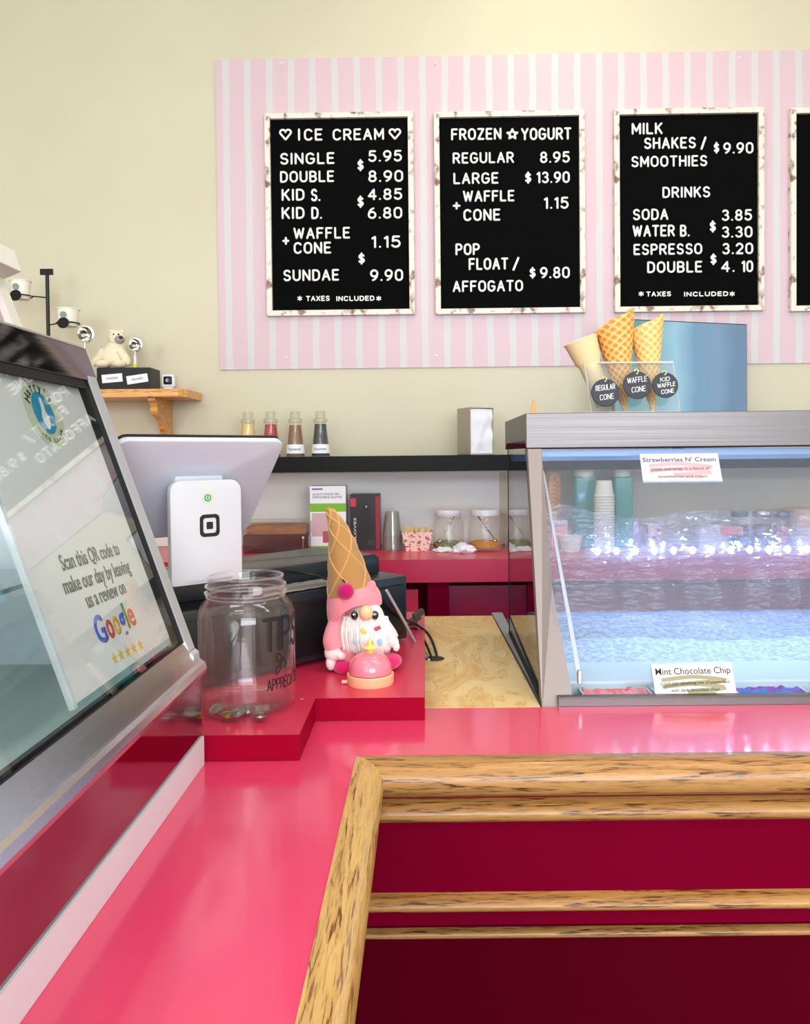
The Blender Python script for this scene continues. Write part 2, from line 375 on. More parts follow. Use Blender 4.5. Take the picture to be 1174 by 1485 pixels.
def text_mesh(txt, size, depth=.0004, bold=0, align='LEFT', shear=0):
    c = bpy.data.curves.new('t', 'FONT'); c.body = txt; c.size = size; c.extrude = depth; c.offset = bold; c.align_x = align; c.shear = shear; c.resolution_u = 3
    o = bpy.data.objects.new('t', c); COL.objects.link(o); dg = bpy.context.evaluated_depsgraph_get(); me = bpy.data.meshes.new_from_object(o.evaluated_get(dg))
    bm = BM(); bm.from_mesh(me); bpy.data.objects.remove(o); bpy.data.curves.remove(c); bpy.data.meshes.remove(me); return bm
def fit_text(txt, p0, p1, h, place, depth=.0004, bold=0, shear=0):
    """printed line from (u,v) p0 to p1 on a surface"""
    bm = text_mesh(txt, 1, .0, bold, 'LEFT', shear); xs = [v.co.x for v in bm.verts]; x0, x1 = min(xs), max(xs)
    d = Vector((p1[0]-p0[0], p1[1]-p0[1])); L = d.length; d /= L; nrm = Vector((-d.y, d.x)); s = L/(x1-x0)
    q = bmesh.ops.extrude_face_region(bm, geom=bm.faces[:]); top = {v for v in q['geom'] if isinstance(v, bmesh.types.BMVert)}
    for v in bm.verts:
        u = (v.co.x-x0)*s; w = v.co.y*h/.72; a = Vector(p0) + d*u + nrm*w
        v.co = place(a.x, a.y, depth if v in top else 0)
    return bm
# ================================================================== the room
TH = .0138
UX = Vector((cos(TH), -sin(TH), 0)); NW = Vector((-sin(TH), -cos(TH), 0)); P0 = Vector((0, 3.15, 0))
def wall_uz(px, py, w=0):
    q = WP(px, py, P0 + NW*w, NW); return (q - P0).dot(UX), q.z
XL, XR, YF = -3.2, 3.6, -3.4
FLOOR = -E
bm = BM(); bounds(bm, (XL-.1, YF-.1, FLOOR-.1), (XR+.1, 3.4, FLOOR)); struct('floor', bm, M_floor)
bm = BM(); bounds(bm, (XL-.1, YF-.1, CEIL), (XR+.1, 3.4, CEIL+.1)); struct('ceiling', bm, M_ceil)
bm = BM(); bounds(bm, (XL-.05, 0, FLOOR), (XR+.05, .1, CEIL)); wb = struct('wall_back', bm, M_wall); wb.location = (0, 3.15, E); wb.rotation_euler = (0, 0, -TH)
bm = BM(); bounds(bm, (XL-.1, YF, FLOOR), (XL, 3.3, CEIL)); struct('wall_left', bm, M_wall)
bm = BM(); bounds(bm, (XR, YF, FLOOR), (XR+.1, 3.3, CEIL)); struct('wall_right', bm, M_wall)
# shop front behind the camera: two openings with frames and panes
bm = BM()
for lo, hi in [((XL, FLOOR), (XR, -.65)), ((XL, 1.75), (XR, CEIL)), ((XL, -.65), (-3.0, 1.75)), ((-1.0, -.65), (-.4, 1.75)), ((3.0, -.65), (XR, 1.75))]:
    bounds(bm, (lo[0], YF-.1, lo[1]), (hi[0], YF, hi[1]))
struct('wall_front', bm, M_wall)
for k, (a, b) in enumerate(((-3.0, -1.0), (-.4, 3.0))):
    bm = BM()
    for lo, hi in [((a, -.65), (b, -.60)), ((a, 1.70), (b, 1.75)), ((a, -.6), (a+.05, 1.7)), ((b-.05, -.6), (b, 1.7)), (((a+b)/2-.025, -.6), ((a+b)/2+.025, 1.7))]:
        bounds(bm, (lo[0], YF-.08, lo[1]), (hi[0], YF-.02, hi[1]))
    w = struct('window_%d' % (k+1), bm, M_whitepaint)
for (lx, ly) in LAMPS:
    t = thing('ceiling_light', 'white rectangular ceiling light above the serving counter', 'light', (lx, ly, CEIL-.07), group='ceiling lights')
    bm = BM(); bounds(bm, (-.6, -.17, 0), (.6, .17, .07), .01); part('housing', bm, M_white, t)
    bm = BM(); bounds(bm, (-.55, -.14, -.008), (.55, .14, .0)); part('diffuser', bm, mat('lit_diffuser', (255, 248, 235), .5, emit=(255, 240, 220), estr=4), t)

t = thing('ceiling_spotlight', 'small round warm ceiling spotlight near the menu wall', 'light', (.55, 2.35, CEIL-.02))
bm = BM(); lathe(bm, [(.11, .02), (.11, .0), (.085, .0), (.085, .02)], 32, caps=False); part('rim', bm, M_white, t, 40)
bm = BM(); lathe(bm, [(0, .012), (.085, .012), (.085, .018), (0, .018)], 32); part('lamp', bm, MATS['lit_diffuser'], t)

# ================================================================== serving counter
ZC = -.46
t = thing('serving_counter', 'L-shaped pink laminate serving counter edged with golden oak', 'counter', (0, 1.2, FLOOR))
bm = BM(); prism(bm, [(-.86, .12), (-.107, .12), (-.107, 1.2), (2.4, 1.2), (2.4, 1.432), (-.0036, 1.432), (-.0036, 2.25), (-.86, 2.25)], ZC-.045, ZC)
part('worktop', bm, M_pink, t, eye=True)
prof = [(-.002, 0), (.014, .001), (.027, -.003), (.036, -.011), (.041, -.022), (.042, -.034), (.038, -.044), (.028, -.052), (.012, -.055), (-.002, -.055)]
def edging(bm, length, left, right):
    """rounded nosing along local x, outward = -y; mitre slopes at the two ends"""
    a = [bm.verts.new((left*o, -o, z)) for o, z in prof]; b = [bm.verts.new((length + right*o, -o, z)) for o, z in prof]; n = len(prof)
    for i in range(n): bm.faces.new((a[i], a[(i+1) % n], b[(i+1) % n], b[i]))
    bm.faces.new(a); bm.faces.new(b)
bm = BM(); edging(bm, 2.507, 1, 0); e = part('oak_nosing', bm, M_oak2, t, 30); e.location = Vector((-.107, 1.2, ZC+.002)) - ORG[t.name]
bm = BM(); edging(bm, 1.08, 0, -1); e = part('oak_nosing', bm, M_oak, t, 30); e.location = Vector((-.107, .12, ZC+.002)) - ORG[t.name]; e.rotation_euler = (0, 0, pi/2)
YP = 1.19
def zrow(py, y): return W(800, py, y).z
def mould(pt, pb, yf, dep, rnd=True):
    a, b = zrow(pt, yf), zrow(pb, yf); h = a-b; bm = BM()
    pr = [(0, a)] + [(-dep*sin(pi*k/8)**.6 if 0 < k < 8 else 0, a - h*k/8) for k in range(1, 8)] + [(0, b)]
    prism(bm, [(y + yf + dep, z) for y, z in pr], 0, 2.55, 'x')
    xf(bm, bm.verts, Matrix.Translation((-.15, 0, -0)))
    for v in bm.verts: v.co -= Vector((-.15, yf, (a+b)/2))
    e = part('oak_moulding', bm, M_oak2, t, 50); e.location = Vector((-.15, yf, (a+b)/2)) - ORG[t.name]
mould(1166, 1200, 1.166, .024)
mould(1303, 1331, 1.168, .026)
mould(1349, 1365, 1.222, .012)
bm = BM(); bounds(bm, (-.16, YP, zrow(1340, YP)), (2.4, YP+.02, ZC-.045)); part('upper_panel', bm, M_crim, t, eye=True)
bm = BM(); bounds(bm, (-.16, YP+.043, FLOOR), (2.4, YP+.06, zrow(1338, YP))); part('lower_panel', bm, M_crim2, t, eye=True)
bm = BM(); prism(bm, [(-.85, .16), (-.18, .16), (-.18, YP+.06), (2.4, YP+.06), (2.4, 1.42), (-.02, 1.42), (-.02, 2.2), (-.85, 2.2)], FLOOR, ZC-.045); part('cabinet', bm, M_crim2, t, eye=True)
# plywood leaf
bm = BM(); prism(bm, [(-.0036, 1.433), (.206, 1.433), (.188, 2.25), (-.0036, 2.25)], ZC-.04, ZC+.001)
t = thing('plywood_worktop', 'bare plywood worktop piece between red platform and glass case', 'worktop', (.1, 1.84, ZC-.04))
part('board', bm, M_ply, t, eye=True)
bm = BM(); bounds(bm, (.0, 1.5, FLOOR), (.185, 2.2, ZC-.04)); part('cabinet', bm, M_crim, t, eye=True)
q = WZ(630, 955, ZC+.0015); bm = BM(); lathe(bm, [(0, -.001), (.022, -.001), (.022, .0004), (0, .0004)], 24, q); part('cable_hole', bm, M_blackM, t, eye=True)
# raised platform
ZP = -.42
t = thing('raised_platform', 'stepped red laminate platform raised on the pink counter', 'platform', (-.3, 1.6, ZC))
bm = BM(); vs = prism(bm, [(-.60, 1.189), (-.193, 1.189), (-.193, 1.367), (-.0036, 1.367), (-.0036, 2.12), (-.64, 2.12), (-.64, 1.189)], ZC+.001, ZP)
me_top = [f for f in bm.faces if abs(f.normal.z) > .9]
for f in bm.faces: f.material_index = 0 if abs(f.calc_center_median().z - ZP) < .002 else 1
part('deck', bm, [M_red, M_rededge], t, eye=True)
q = WZ(437, 1013, ZP); bm = BM(); lathe(bm, [(.0, .0012), (.003, .0008), (.004, 0)], 12, q); part('screw', bm, M_chrome, t, True, eye=True)

# ================================================================== back counter and black shelf
YB = 2.68; ZB = -.354
t = thing('back_counter', 'long rose-pink counter along the back wall under black shelf', 'counter', (.5, 2.95, FLOOR))
bm = BM(); prism(bm, [(-1.5, YB), (2.5, YB), (2.5, 3.12), (-1.5, 3.12)], ZB-.078, ZB)
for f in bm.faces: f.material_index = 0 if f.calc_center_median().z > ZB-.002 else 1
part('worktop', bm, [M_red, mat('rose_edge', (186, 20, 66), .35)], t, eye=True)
bm = BM(); bounds(bm, (-1.5, 3.0, FLOOR), (2.5, 3.05, ZB-.078)); part('back_panel', bm, M_crim, t, eye=True)
for px in (620, ):
    a, b = W(px, 860, YB+.02).x, W(px+31, 860, YB+.02).x
    bm = BM(); bounds(bm, (a, YB+.02, FLOOR), (b, YB+.1, ZB-.078)); part('leg', bm, M_crim, t, eye=True)
    bm = BM(); bounds(bm, (b, YB+.06, FLOOR), (2.5, YB+.08, ZB-.1)); part('front_panel', bm, mat('plum_panel', (140, 0, 56), .4), t, eye=True)
a, b = W(560, 860, YB+.06).x, W(606, 860, YB+.06).x
bm = BM(); bounds(bm, (a, YB+.05, FLOOR), (b, YB+.08, W(600, 855, YB+.05).z)); part('drawer_front', bm, M_red, t, eye=True)
a, z = W(404, 662, 2.92).x, W(560, 661, 2.92).z; ZS = z
bm = BM(); bounds(bm, (-.9, 2.92, W(560, 684, 2.92).z), (1.9, 3.115, ZS), .002)
solo('black_shelf', bm, mat('black_shelf_board', (7, 7, 8), .5, spec=.2), 'long black shelf on the cream wall above the back counter', 'shelf')

ub = wall_uz(724, 740, .01)[0]
t = thing('backsplash_panel', 'plain white backsplash panel between back counter and black shelf', 'wall panel', P0 + UX*ub + Vector((0, 0, ZB+.001)), (0, 0, -TH))
bm = BM(); bounds(bm, (-1.75, -.006, 0), (0, 0, W(560, 686, 3.14).z-ZB)); part('panel', bm, mat('white_backsplash', (240, 237, 235), .5), t)

# ================================================================== striped menu panel and the letter boards
u0, _ = wall_uz(315, 300, .01); uR = 2.1; zt = wall_uz(600, 81.5, .01)[1]; zb = wall_uz(600, 533, .01)[1]
m = mat('pink_striped_panel', (212, 188, 198), .5); N, L, b = nodes(m)
tc = N.new('ShaderNodeTexCoord'); sp = N.new('ShaderNodeSeparateXYZ'); L.new(tc.outputs['Object'], sp.inputs[0])
nz = N.new('ShaderNodeTexNoise'); nz.inputs['Scale'].default_value = 6; nz.inputs['Detail'].default_value = 3; L.new(tc.outputs['Object'], nz.inputs[0])
ma = N.new('ShaderNodeMath'); ma.operation = 'MULTIPLY_ADD'; ma.inputs[1].default_value = 1/.0862; ma.inputs[2].default_value = .30; L.new(sp.outputs[0], ma.inputs[0])
mb = N.new('ShaderNodeMath'); mb.operation = 'MULTIPLY_ADD'; mb.inputs[1].default_value = .16; L.new(nz.outputs[0], mb.inputs[0]); L.new(ma.outputs[0], mb.inputs[2])
fr = N.new('ShaderNodeMath'); fr.operation = 'FRACT'; L.new(mb.outputs[0], fr.inputs[0])
rp = N.new('ShaderNodeValToRGB'); el = rp.color_ramp.elements; el[0].position = .66; el[0].color = lin((212, 186, 196)); el[1].position = .70; el[1].color = lin((206, 204, 208)); k = el.new(.97); k.color = lin((206, 204, 208)); k = el.new(1.0); k.color = lin((212, 186, 196))
L.new(fr.outputs[0], rp.inputs[0]); L.new(rp.outputs[0], b.inputs['Base Color'])
t = thing('menu_panel', 'large pink and white striped wall panel behind the letter boards', 'wall panel', P0 + UX*u0 + Vector((0, 0, zb)), (0, 0, -TH))
bm = BM(); bounds(bm, (0, -.008, 0), (uR-u0, 0, zt-zb)); part('panel', bm, m, t)
for (px, py) in ((409, 92), (631, 92), (415, 519), (633, 516), (1072, 84)):
    u, z = wall_uz(px, py, .01); bm = BM(); lathe(bm, [(.0055, .0), (.0045, .003), (0, .004)], 12, (u-u0, -.008, z-zb), Matrix.Rotation(pi/2, 3, 'X')); part('screw_cap', bm, M_white, t, True)
def board(cx_px, w_px, top_px, bot_px, label, lines, sc, ox, oy):
    l, _ = wall_uz(cx_px - w_px/2, (top_px+bot_px)/2, .03); r, _ = wall_uz(cx_px + w_px/2, (top_px+bot_px)/2, .03)
    zt = wall_uz(cx_px, top_px, .03)[1]; zb = wall_uz(cx_px, bot_px, .03)[1]; uc = (l+r)/2; Wd = r-l; H = zt-zb; f = .021
    t = thing('letter_board', label, 'menu board', P0 + UX*uc + NW*.008 + Vector((0, 0, zb)), (0, 0, -TH), 'black felt menu boards')
    bm = BM()
    for lo, hi in (((-Wd/2, 0), (Wd/2, f)), ((-Wd/2, H-f), (Wd/2, H))):
        prism(bm, [(lo[0], lo[1] if lo[1] == 0 else H), (hi[0], lo[1] if lo[1] == 0 else H), (hi[0]-f, f if lo[1] == 0 else H-f), (lo[0]+f, f if lo[1] == 0 else H-f)], -.026, 0, 'y', .0015)
    for s in (-1, 1): prism(bm, [(s*Wd/2, 0), (s*Wd/2, H), (s*(Wd/2-f), H-f), (s*(Wd/2-f), f)], -.026, 0, 'y', .0015)
    part('frame', bm, M_frame, t)
    bm = BM(); bounds(bm, (-Wd/2+f-.002, -.012, f-.002), (Wd/2-f+.002, -.001, H-f+.002)); part('felt', bm, M_felt, t)
    for (txt, x0, x1, y0, y1) in lines:
        a = wall_uz(ox + x0/sc, oy + y1/sc, .02); c = wall_uz(ox + x1/sc, oy + y0/sc, .02)
        ss, tw = strokes(txt); h = c[1]-a[1]; r = max(.0023, min(.0043, h*.085)); tw = max(tw, .02)
        kx = max(.0, (c[0]-a[0]-2*r)/tw); ky = h - 2*r; bm = BM()
        pl = lambda u, v, w: Vector((a[0]-uc+r+u, -.0135-w, a[1]-zb+r+v))
        for s in ss: ribbon(bm, [(p[0]*kx, p[1]*ky) for p in s], r, pl, 6, .6)
        part('lettering', bm, M_letter, t, True)
B1 = [('<', 317, 373, 383, 437), ('I', 400, 412, 383, 438), ('CE', 426, 507, 383, 438), ('CREAM', 552, 777, 381, 437), ('<', 797, 853, 381, 434),
 ('SINGLE', 321, 560, 487, 543), ('$', 660, 688, 518, 571), ('5.95', 708, 856, 477, 531), ('DOUBLE', 321, 558, 567, 622), ('8.90', 708, 861, 565, 620),
 ('KID', 328, 428, 647, 702), ('S.', 456, 498, 647, 704), ('$', 660, 688, 678, 732), ('4.85', 706, 857, 645, 699), ('KID', 328, 428, 727, 782), ('D.', 458, 505, 727, 782), ('6.80', 706, 857, 727, 781),
 ('+', 331, 362, 846, 908), ('WAFFLE', 380, 628, 815, 870), ('CONE', 381, 545, 880, 935), ('1.15', 722, 850, 853, 909), ('$', 664, 693, 928, 981),
 ('SUNDAE', 335, 580, 1000, 1055), ('9.90', 716, 861, 1000, 1055), ('*', 397, 418, 1117, 1142), ('TAXES', 435, 539, 1117, 1142), ('INCLUDED', 568, 735, 1117, 1142), ('*', 743, 765, 1117, 1142)]
B2 = [('FROZEN', 163, 384, 380, 436), ('^', 404, 460, 382, 436), ('YOGURT', 470, 691, 378, 436), ('REGULAR', 170, 439, 485, 539), ('8.95', 553, 684, 483, 536), ('LARGE', 173, 371, 575, 629), ('$', 487, 515, 573, 626), ('13.90', 538, 684, 571, 625),
 ('+', 170, 204, 694, 752), ('WAFFLE', 215, 441, 653, 707), ('CONE', 217, 379, 735, 791), ('1.15', 570, 679, 683, 738), ('POP', 182, 289, 887, 941), ('FLOAT', 240, 414, 950, 1006), ('/', 432, 463, 948, 1008), ('$', 507, 534, 992, 1043), ('9.80', 553, 684, 990, 1043), ('AFFOGATO', 170, 479, 1048, 1103)]
B3 = [('MILK', 168, 304, 357, 411), ('SHAKES', 222, 450, 420, 475), ('/', 470, 497, 419, 477), ('$', 528, 553, 443, 494), ('9.90', 570, 703, 443, 496), ('SMOOTHIES', 166, 500, 500, 555), ('DRINKS', 303, 513, 637, 690),
 ('SODA', 173, 329, 735, 788), ('3.85', 563, 697, 738, 791), ('WATER', 172, 358, 806, 861), ('B.', 380, 423, 806, 860), ('$', 510, 538, 788, 841), ('3.30', 563, 699, 812, 865), ('ESPRESSO', 176, 478, 887, 941), ('3.20', 565, 702, 885, 938), ('$', 513, 541, 933, 984), ('DOUBLE', 236, 478, 965, 1020), ('4.', 560, 620, 965, 1016), ('10', 650, 702, 963, 1016),
 ('*', 198, 221, 1098, 1123), ('TAXES', 232, 341, 1099, 1123), ('INCLUDED', 398, 592, 1099, 1123), ('*', 598, 621, 1098, 1123)]
board(492.5, 215, 163, 457, 'whitewashed frame letter board listing ice cream prices', B1, 3.029, 300, 60)
board(739, 218, 161, 454.5, 'whitewashed frame letter board listing frozen yogurt prices', B2, 3.03, 600, 60)
board(999, 217, 157, 451.5, 'whitewashed frame letter board listing milkshakes, smoothies and drinks', B3, 3.032, 860, 60)
board(1254, 216, 155, 450, 'letter board cut off by the edge, right of the drinks board', [], 3, 0, 0)

# ================================================================== sloped display case on the left
GS = lambda z: -.345 - .347*(z + .30)               # x of the slanted glass at height z
Y0, Y1 = .16, 1.18
t = thing('glass_display_case', 'steel-framed sloping glass display case on the left pink counter', 'display case', (-.6, .7, ZC))
bm = BM(); bounds(bm, (-.80, Y0, -.417), (-.337, Y1, -.318)); part('base_panel', bm, M_steelM, t, eye=True)
bm = BM(); bounds(bm, (-.79, Y0, ZC+.0005), (-.334, Y1-.001, -.417)); part('kick_strip', bm, M_whitetrim, t, eye=True, label='white strip under the case')
bm = BM(); prism(bm, [(-.337, -.318), (-.331, -.322), (-.328, -.314), (-.331, -.305), (-.337, -.302), (-.355, -.268), (-.362, -.268), (-.362, -.33), (-.34, -.33)], Y0, Y1, 'y'); part('sill', bm, M_steelY, t, 30, eye=True)
zt_ = .12
bm = BM(); prism(bm, [(GS(-.285), -.285), (GS(zt_), zt_), (GS(zt_)-.005, zt_), (GS(-.285)-.005, -.285)], Y0, Y1-.002, 'y'); part('front_glass', bm, M_case_glass, t, eye=True)
o = .0015
bm = BM()
prism(bm, [(GS(-.28)+o, -.28), (GS(zt_)+o, zt_), (GS(zt_)-.012, zt_), (GS(-.28)-.012, -.28)], 1.140, 1.153, 'y')
prism(bm, [(GS(-.285)+o, -.285), (GS(-.268)+o, -.268), (GS(-.268)-.012, -.268), (GS(-.285)-.012, -.285)], Y0, 1.15, 'y')
prism(bm, [(GS(.10)+o, .10), (GS(.122)+o, .122), (GS(.122)-.012, .122), (GS(.10)-.012, .10)], Y0, 1.15, 'y')
part('gasket', bm, M_gasket, t, eye=True)
bm = BM(); prism(bm, [(-.338, -.318), (-.34, -.29), (GS(-.285)+.004, -.285), (GS(.12)+.004, .12), (-.80, .12), (-.80, -.318)], 1.153, Y1+.001, 'y'); part('end_panel', bm, mat('pale_grey_end_frame', (192, 198, 202), .35, .3), t, eye=True)
bm = BM(); prism(bm, [(-.485, .113), (-.503, .163), (-.51, .168), (-.81, .168), (-.81, .113)], Y0, Y1+.006, 'y', .001); part('header', bm, M_darksteel, t, eye=True)
bm = BM(); bounds(bm, (-.80, Y0, -.318), (-.36, 1.16, -.30)); part('floor_tray', bm, mat('greenish_grey_liner', (150, 156, 148), .35, .3), t, eye=True)
bm = BM(); bounds(bm, (-.81, Y0, -.318), (-.79, 1.11, .113)); bounds(bm, (-.80, Y0-.012, -.318), (-.36, Y0, .113)) if False else None; part('back_panel', bm, mat('pale_liner', (186, 190, 182), .4), t, eye=True)
for z in (-.16, -.02):
    bm = BM(); bounds(bm, (-.78, Y0, z), (-.50, 1.11, z+.006)); part('glass_shelf', bm, M_side_glass, t, eye=True)
# review sign standing behind the glass
V = Vector((-.347, 0, 1)).normalized(); NS = Vector((V.z, 0, -V.x)); U = Vector((0, 1, 0)); SP = Vector((GS(-.272)-.0075, .80, -.272))
def sheet_uv(px, py, w=.0):
    q = WP(px, py, SP + NS*w, NS) - SP; return q.dot(U), q.dot(V)
t = thing('review_sign', 'white acrylic review sign with round badge behind the sloping case glass', 'sign', SP)
t.matrix_world = Matrix.Translation(SP + Vector((0, 0, E))) @ Matrix((U, V, NS)).transposed().to_4x4()
a = sheet_uv(110, 1021); b = sheet_uv(248, 931)
bm = BM(); bounds(bm, (a[0], a[1], -.004), (b[0], a[1]+.40, .0)); part('sheet', bm, M_paper, t)
bm = BM(); bounds(bm, (a[0]-.006, a[1]-.004, -.006), (a[0], a[1]+.40, .001)); part('acrylic_edge', bm, M_acredge, t)
PL = lambda u, v, w: Vector((u, v, .0004 + w))
c = sheet_uv(63, 599)
def disc(bm, c, rx, ry, z0, z1, n=40):
    prism(bm, [(c[0]+rx*cos(2*pi*k/n), c[1]+ry*sin(2*pi*k/n)) for k in range(n)], z0, z1)
rr = abs(sheet_uv(63, 550)[1]-sheet_uv(63, 648)[1])/2*.98
bm = BM(); disc(bm, c, rr, rr, 0, .0006); bd = part('badge', bm, mat('pale_green_print', (208, 220, 196), .6), t)
bm = BM(); disc(bm, c, rr*.56, rr*.62, .0006, .001); part('badge_centre', bm, mat('blue_print', (22, 150, 196), .6), bd)
bm = BM(); lathe(bm, [(0, 0), (.2, .1), (.32, .5), (.28, .8), (0, .95)], 20)
bm.free(); bm = BM()
prism(bm, [(c[0]+rr*x, c[1]+rr*y) for x, y in ((-.05, -.5), (.12, -.35), (.2, -.12), (.08, .05), (.12, .25), (.1, .42), (.0, .46), (-.06, .3), (-.08, .1), (-.2, -.1), (-.22, -.3))], .001, .0014); part('badge_emblem', bm, M_paper, bd)
def arc_text(txt, c, r, a0, a1, h, mt, parent, place, name='badge_lettering', bold=.02):
    n = len(txt)
    bm = BM()
    for k, ch in enumerate(txt):
        if ch == ' ': continue
        a = radians(a0 + (a1-a0)*k/max(1, n-1)); q = text_mesh(ch, 1, 0, bold, 'CENTER')
        for v in q.verts:
            x, y = v.co.x*h/.72, v.co.y*h/.72
            if a1 < a0: v.co = place(c[0] + (r+y)*cos(a) + x*sin(a), c[1] + (r+y)*sin(a) - x*cos(a), 0)
            else: v.co = place(c[0] + (r-y)*cos(a) - x*sin(a), c[1] + (r-y)*sin(a) + x*cos(a), 0)
        me = bpy.data.meshes.new('q'); q.to_mesh(me); q.free(); bm.from_mesh(me); bpy.data.meshes.remove(me)
    part(name, bm, mt, parent)
arc_text("Harry's", c, rr*.64, 150, 35, rr*.26, mat('dark_green_print', (52, 66, 52), .6), bd, lambda u, v, w: Vector((u, v, .0012)))
arc_text("ICE CREAM", c, rr*.86, 230, 320, rr*.12, MATS['dark_green_print'], bd, lambda u, v, w: Vector((u, v, .0012)))
for (txt, x0, y0, x1, y1) in (('Scan this QR code to', 91, 828, 175, 806), ('make our day by leaving', 95, 862, 191, 833), ('us a review on', 128, 882, 184, 862)):
    p, q = sheet_uv(x0, y0), sheet_uv(x1, y1); part('printed_line', fit_text(txt, p, (q[0], p[1] + (q[1]-p[1])*.5), .0195, PL, bold=.012), M_textgrey, t)
p, q = sheet_uv(145, 935), sheet_uv(200, 908); L_ = q[0]-p[0]; cols = [(66, 110, 225), (222, 72, 62), (236, 186, 52), (66, 110, 225), (58, 160, 88), (222, 72, 62)]
for k, (ch, x0, w) in enumerate(zip('Google', (0, .25, .42, .59, .76, .83), (.22, .15, .15, .15, .045, .16))):
    part('printed_letter', fit_text(ch, (p[0]+x0*L_, p[1]), (p[0]+(x0+w)*L_, p[1]), .034 if ch in 'G' else .034, PL, bold=.02), mat('print_%d_%d' % cols[k][:2], cols[k], .6), t)
for k in range(5):
    q = sheet_uv(166 + k*9.3, 955 - k*4.9); bm = BM(); prism(bm, [(q[0] + .0085*(1 if j % 2 == 0 else .42)*sin(j*pi/5), q[1] + .0085*(1 if j % 2 == 0 else .42)*cos(j*pi/5)) for j in range(10)], 0, .0005); part('printed_star', bm, mat('gold_print', (236, 196, 72), .6), t)

# white cabinet with a sloping front beyond the left case
t = thing('white_cabinet', 'tall white-painted sloping cabinet top behind the left display case', 'cabinet', (-1.0, 1.38, ZC))
bm = BM(); prism(bm, [(-.753, .352), (-.766, .392), (-1.25, .392), (-1.25, .30), (-.85, .315)], 1.22, 1.5, 'y', .002); part('cornice', bm, M_whitepaint, t, eye=True)
sl = lambda z, x0: x0 - .36*(z-.339)
for yy in (1.22, 1.465):
    bm = BM(); prism(bm, [(sl(.34, -.787), .34), (sl(.34, -.814), .34), (sl(-.05, -.814), -.05), (sl(-.05, -.787), -.05)], yy, yy+.035, 'y'); part('post', bm, M_whitepaint, t, eye=True)
bm = BM(); prism(bm, [(sl(.32, -.80), .32), (sl(.32, -.812), .32), (sl(-.05, -.812), -.05), (sl(-.05, -.80), -.05)], 1.255, 1.465, 'y'); part('infill_panel', bm, mat('dusty_pink_panel', (190, 160, 156), .4), t, eye=True)
bm = BM(); bounds(bm, (-1.25, 1.23, -.05), (-.84, 1.49, .30)); bounds(bm, (-1.25, 1.23, ZC+.001), (-.65, 1.49, -.05)); part('carcass', bm, M_whitepaint, t, eye=True)
# ================================================================== things on the red platform
# tip jar
JC = WZ(359, 1024, ZP); JR = 70/F*JC.y
t = thing('tip_jar', 'open clear glass tip jar with black lettering beside the case', 'jar', JC)
k = JR/.08
prof = [(0, .002), (.066, .001), (.074, .005), (.079, .014), (.080, .03), (.080, .150), (.0785, .163), (.073, .174), (.066, .181), (.0635, .184), (.0635, .189), (.0655, .191), (.0655, .194), (.0625, .196), (.0625, .200), (.0645, .202), (.0645, .205), (.0615, .207), (.0615, .214), (.0625, .217), (.0605, .219), (.0585, .217), (.0585, .186), (.064, .178), (.0755, .16), (.0765, .15), (.0765, .03), (.075, .016), (.068, .009), (0, .008)]
bm = BM(); lathe(bm, [(r*k, z*k) for r, z in prof], 64, caps=False); part('jar_body', bm, M_jar, t, 50)
bm = BM()
for rz_ in ((.0640, .1865), (.0662, .1925), (.0650, .2035), (.0610, .2185)): tube(bm, [(rz_[0]*k*cos(2*pi*i/56), rz_[0]*k*sin(2*pi*i/56), rz_[1]*k + (.0008 if rz_[1] < .21 else 0)*sin(2*pi*i/56)) for i in range(56)], .0016, 8, True)
part('rim_threads', bm, M_rim, t, True)
vang = atan2(-JC.y, -JC.x)                                     # direction of the eye seen from the jar
def jarpt(s, z, w=0):
    a = vang + s/JR; r = JR + .0006 + w
    return Vector((cos(a)*r, sin(a)*r, z))
M_jprint = mat('black_jar_print', (22, 22, 26), .5)
def jar_line(txt, s0, h, z, r, sx):
    ss, tw = strokes(txt, .2); bm = BM()
    for s in ss:
        fine = [s[0]]
        for p, q in zip(s, s[1:]):
            n = max(1, int(abs(q[0]-p[0])/.15)); fine += [(p[0]+(q[0]-p[0])*j/n, p[1]+(q[1]-p[1])*j/n) for j in range(1, n+1)]
        ribbon(bm, [(p[0]*sx, p[1]*h) for p in fine], r, lambda u, v, w: jarpt(s0+u, z+v, w*.2), 6, .5)
    part('lettering', bm, M_jprint, t, True, label='black lettering')
s0 = JR*math.asin(26/70)
jar_line('TIPS', s0-.003, .050, .108*k, .0036, .034)
jar_line('APPRECIATED', s0+.001, .017, .044*k, .0011, .0105)
bm = BM()
sw = [(0.040, .100), (.034, .104), (.030, .097), (.036, .090), (.041, .098), (.038, .080), (.031, .072), (.029, .079), (.037, .086), (.046, .095), (.05, .088), (.048, .08)]
ribbon(bm, [(p.x, p.y) for p in smooth_path([(a, b, 0) for a, b in sw], 5)], .0015, lambda u, v, w: jarpt(s0-.012+u, v*k-.004, w*.2), 6, .5)
part('flourish', bm, M_jprint, t, True)
M_coin = mat('silver_coin', (176, 172, 164), .28, 1); M_brass = mat('brass_coin', (186, 158, 92), .3, 1)
def coin(px, py, rx, ry, m, label, z=.0105, r=.0118):
    q = WZ(px, py, ZP+z); bm = BM(); lathe(bm, [(0, .0006), (r*.84, .0006), (r*.87, .0010), (r, .0010), (r, -.0010), (r*.87, -.0010), (r*.84, -.0006), (0, -.0006)], 32); ball(bm, (r*.1, 0, .0006), (r*.4, r*.5, .0006))
    solo('coin', bm, m, label, 'coin', q, (rx, ry, 0), 'coins in the tip jar', smooth=30)
coin(313, 1028, .45, -.35, M_coin, 'silver coin leaning on the jar wall, leftmost of the coins', .0150)
coin(330, 1036, .1, .05, M_brass, 'brass-coloured coin in the bottom of the tip jar', .0105)
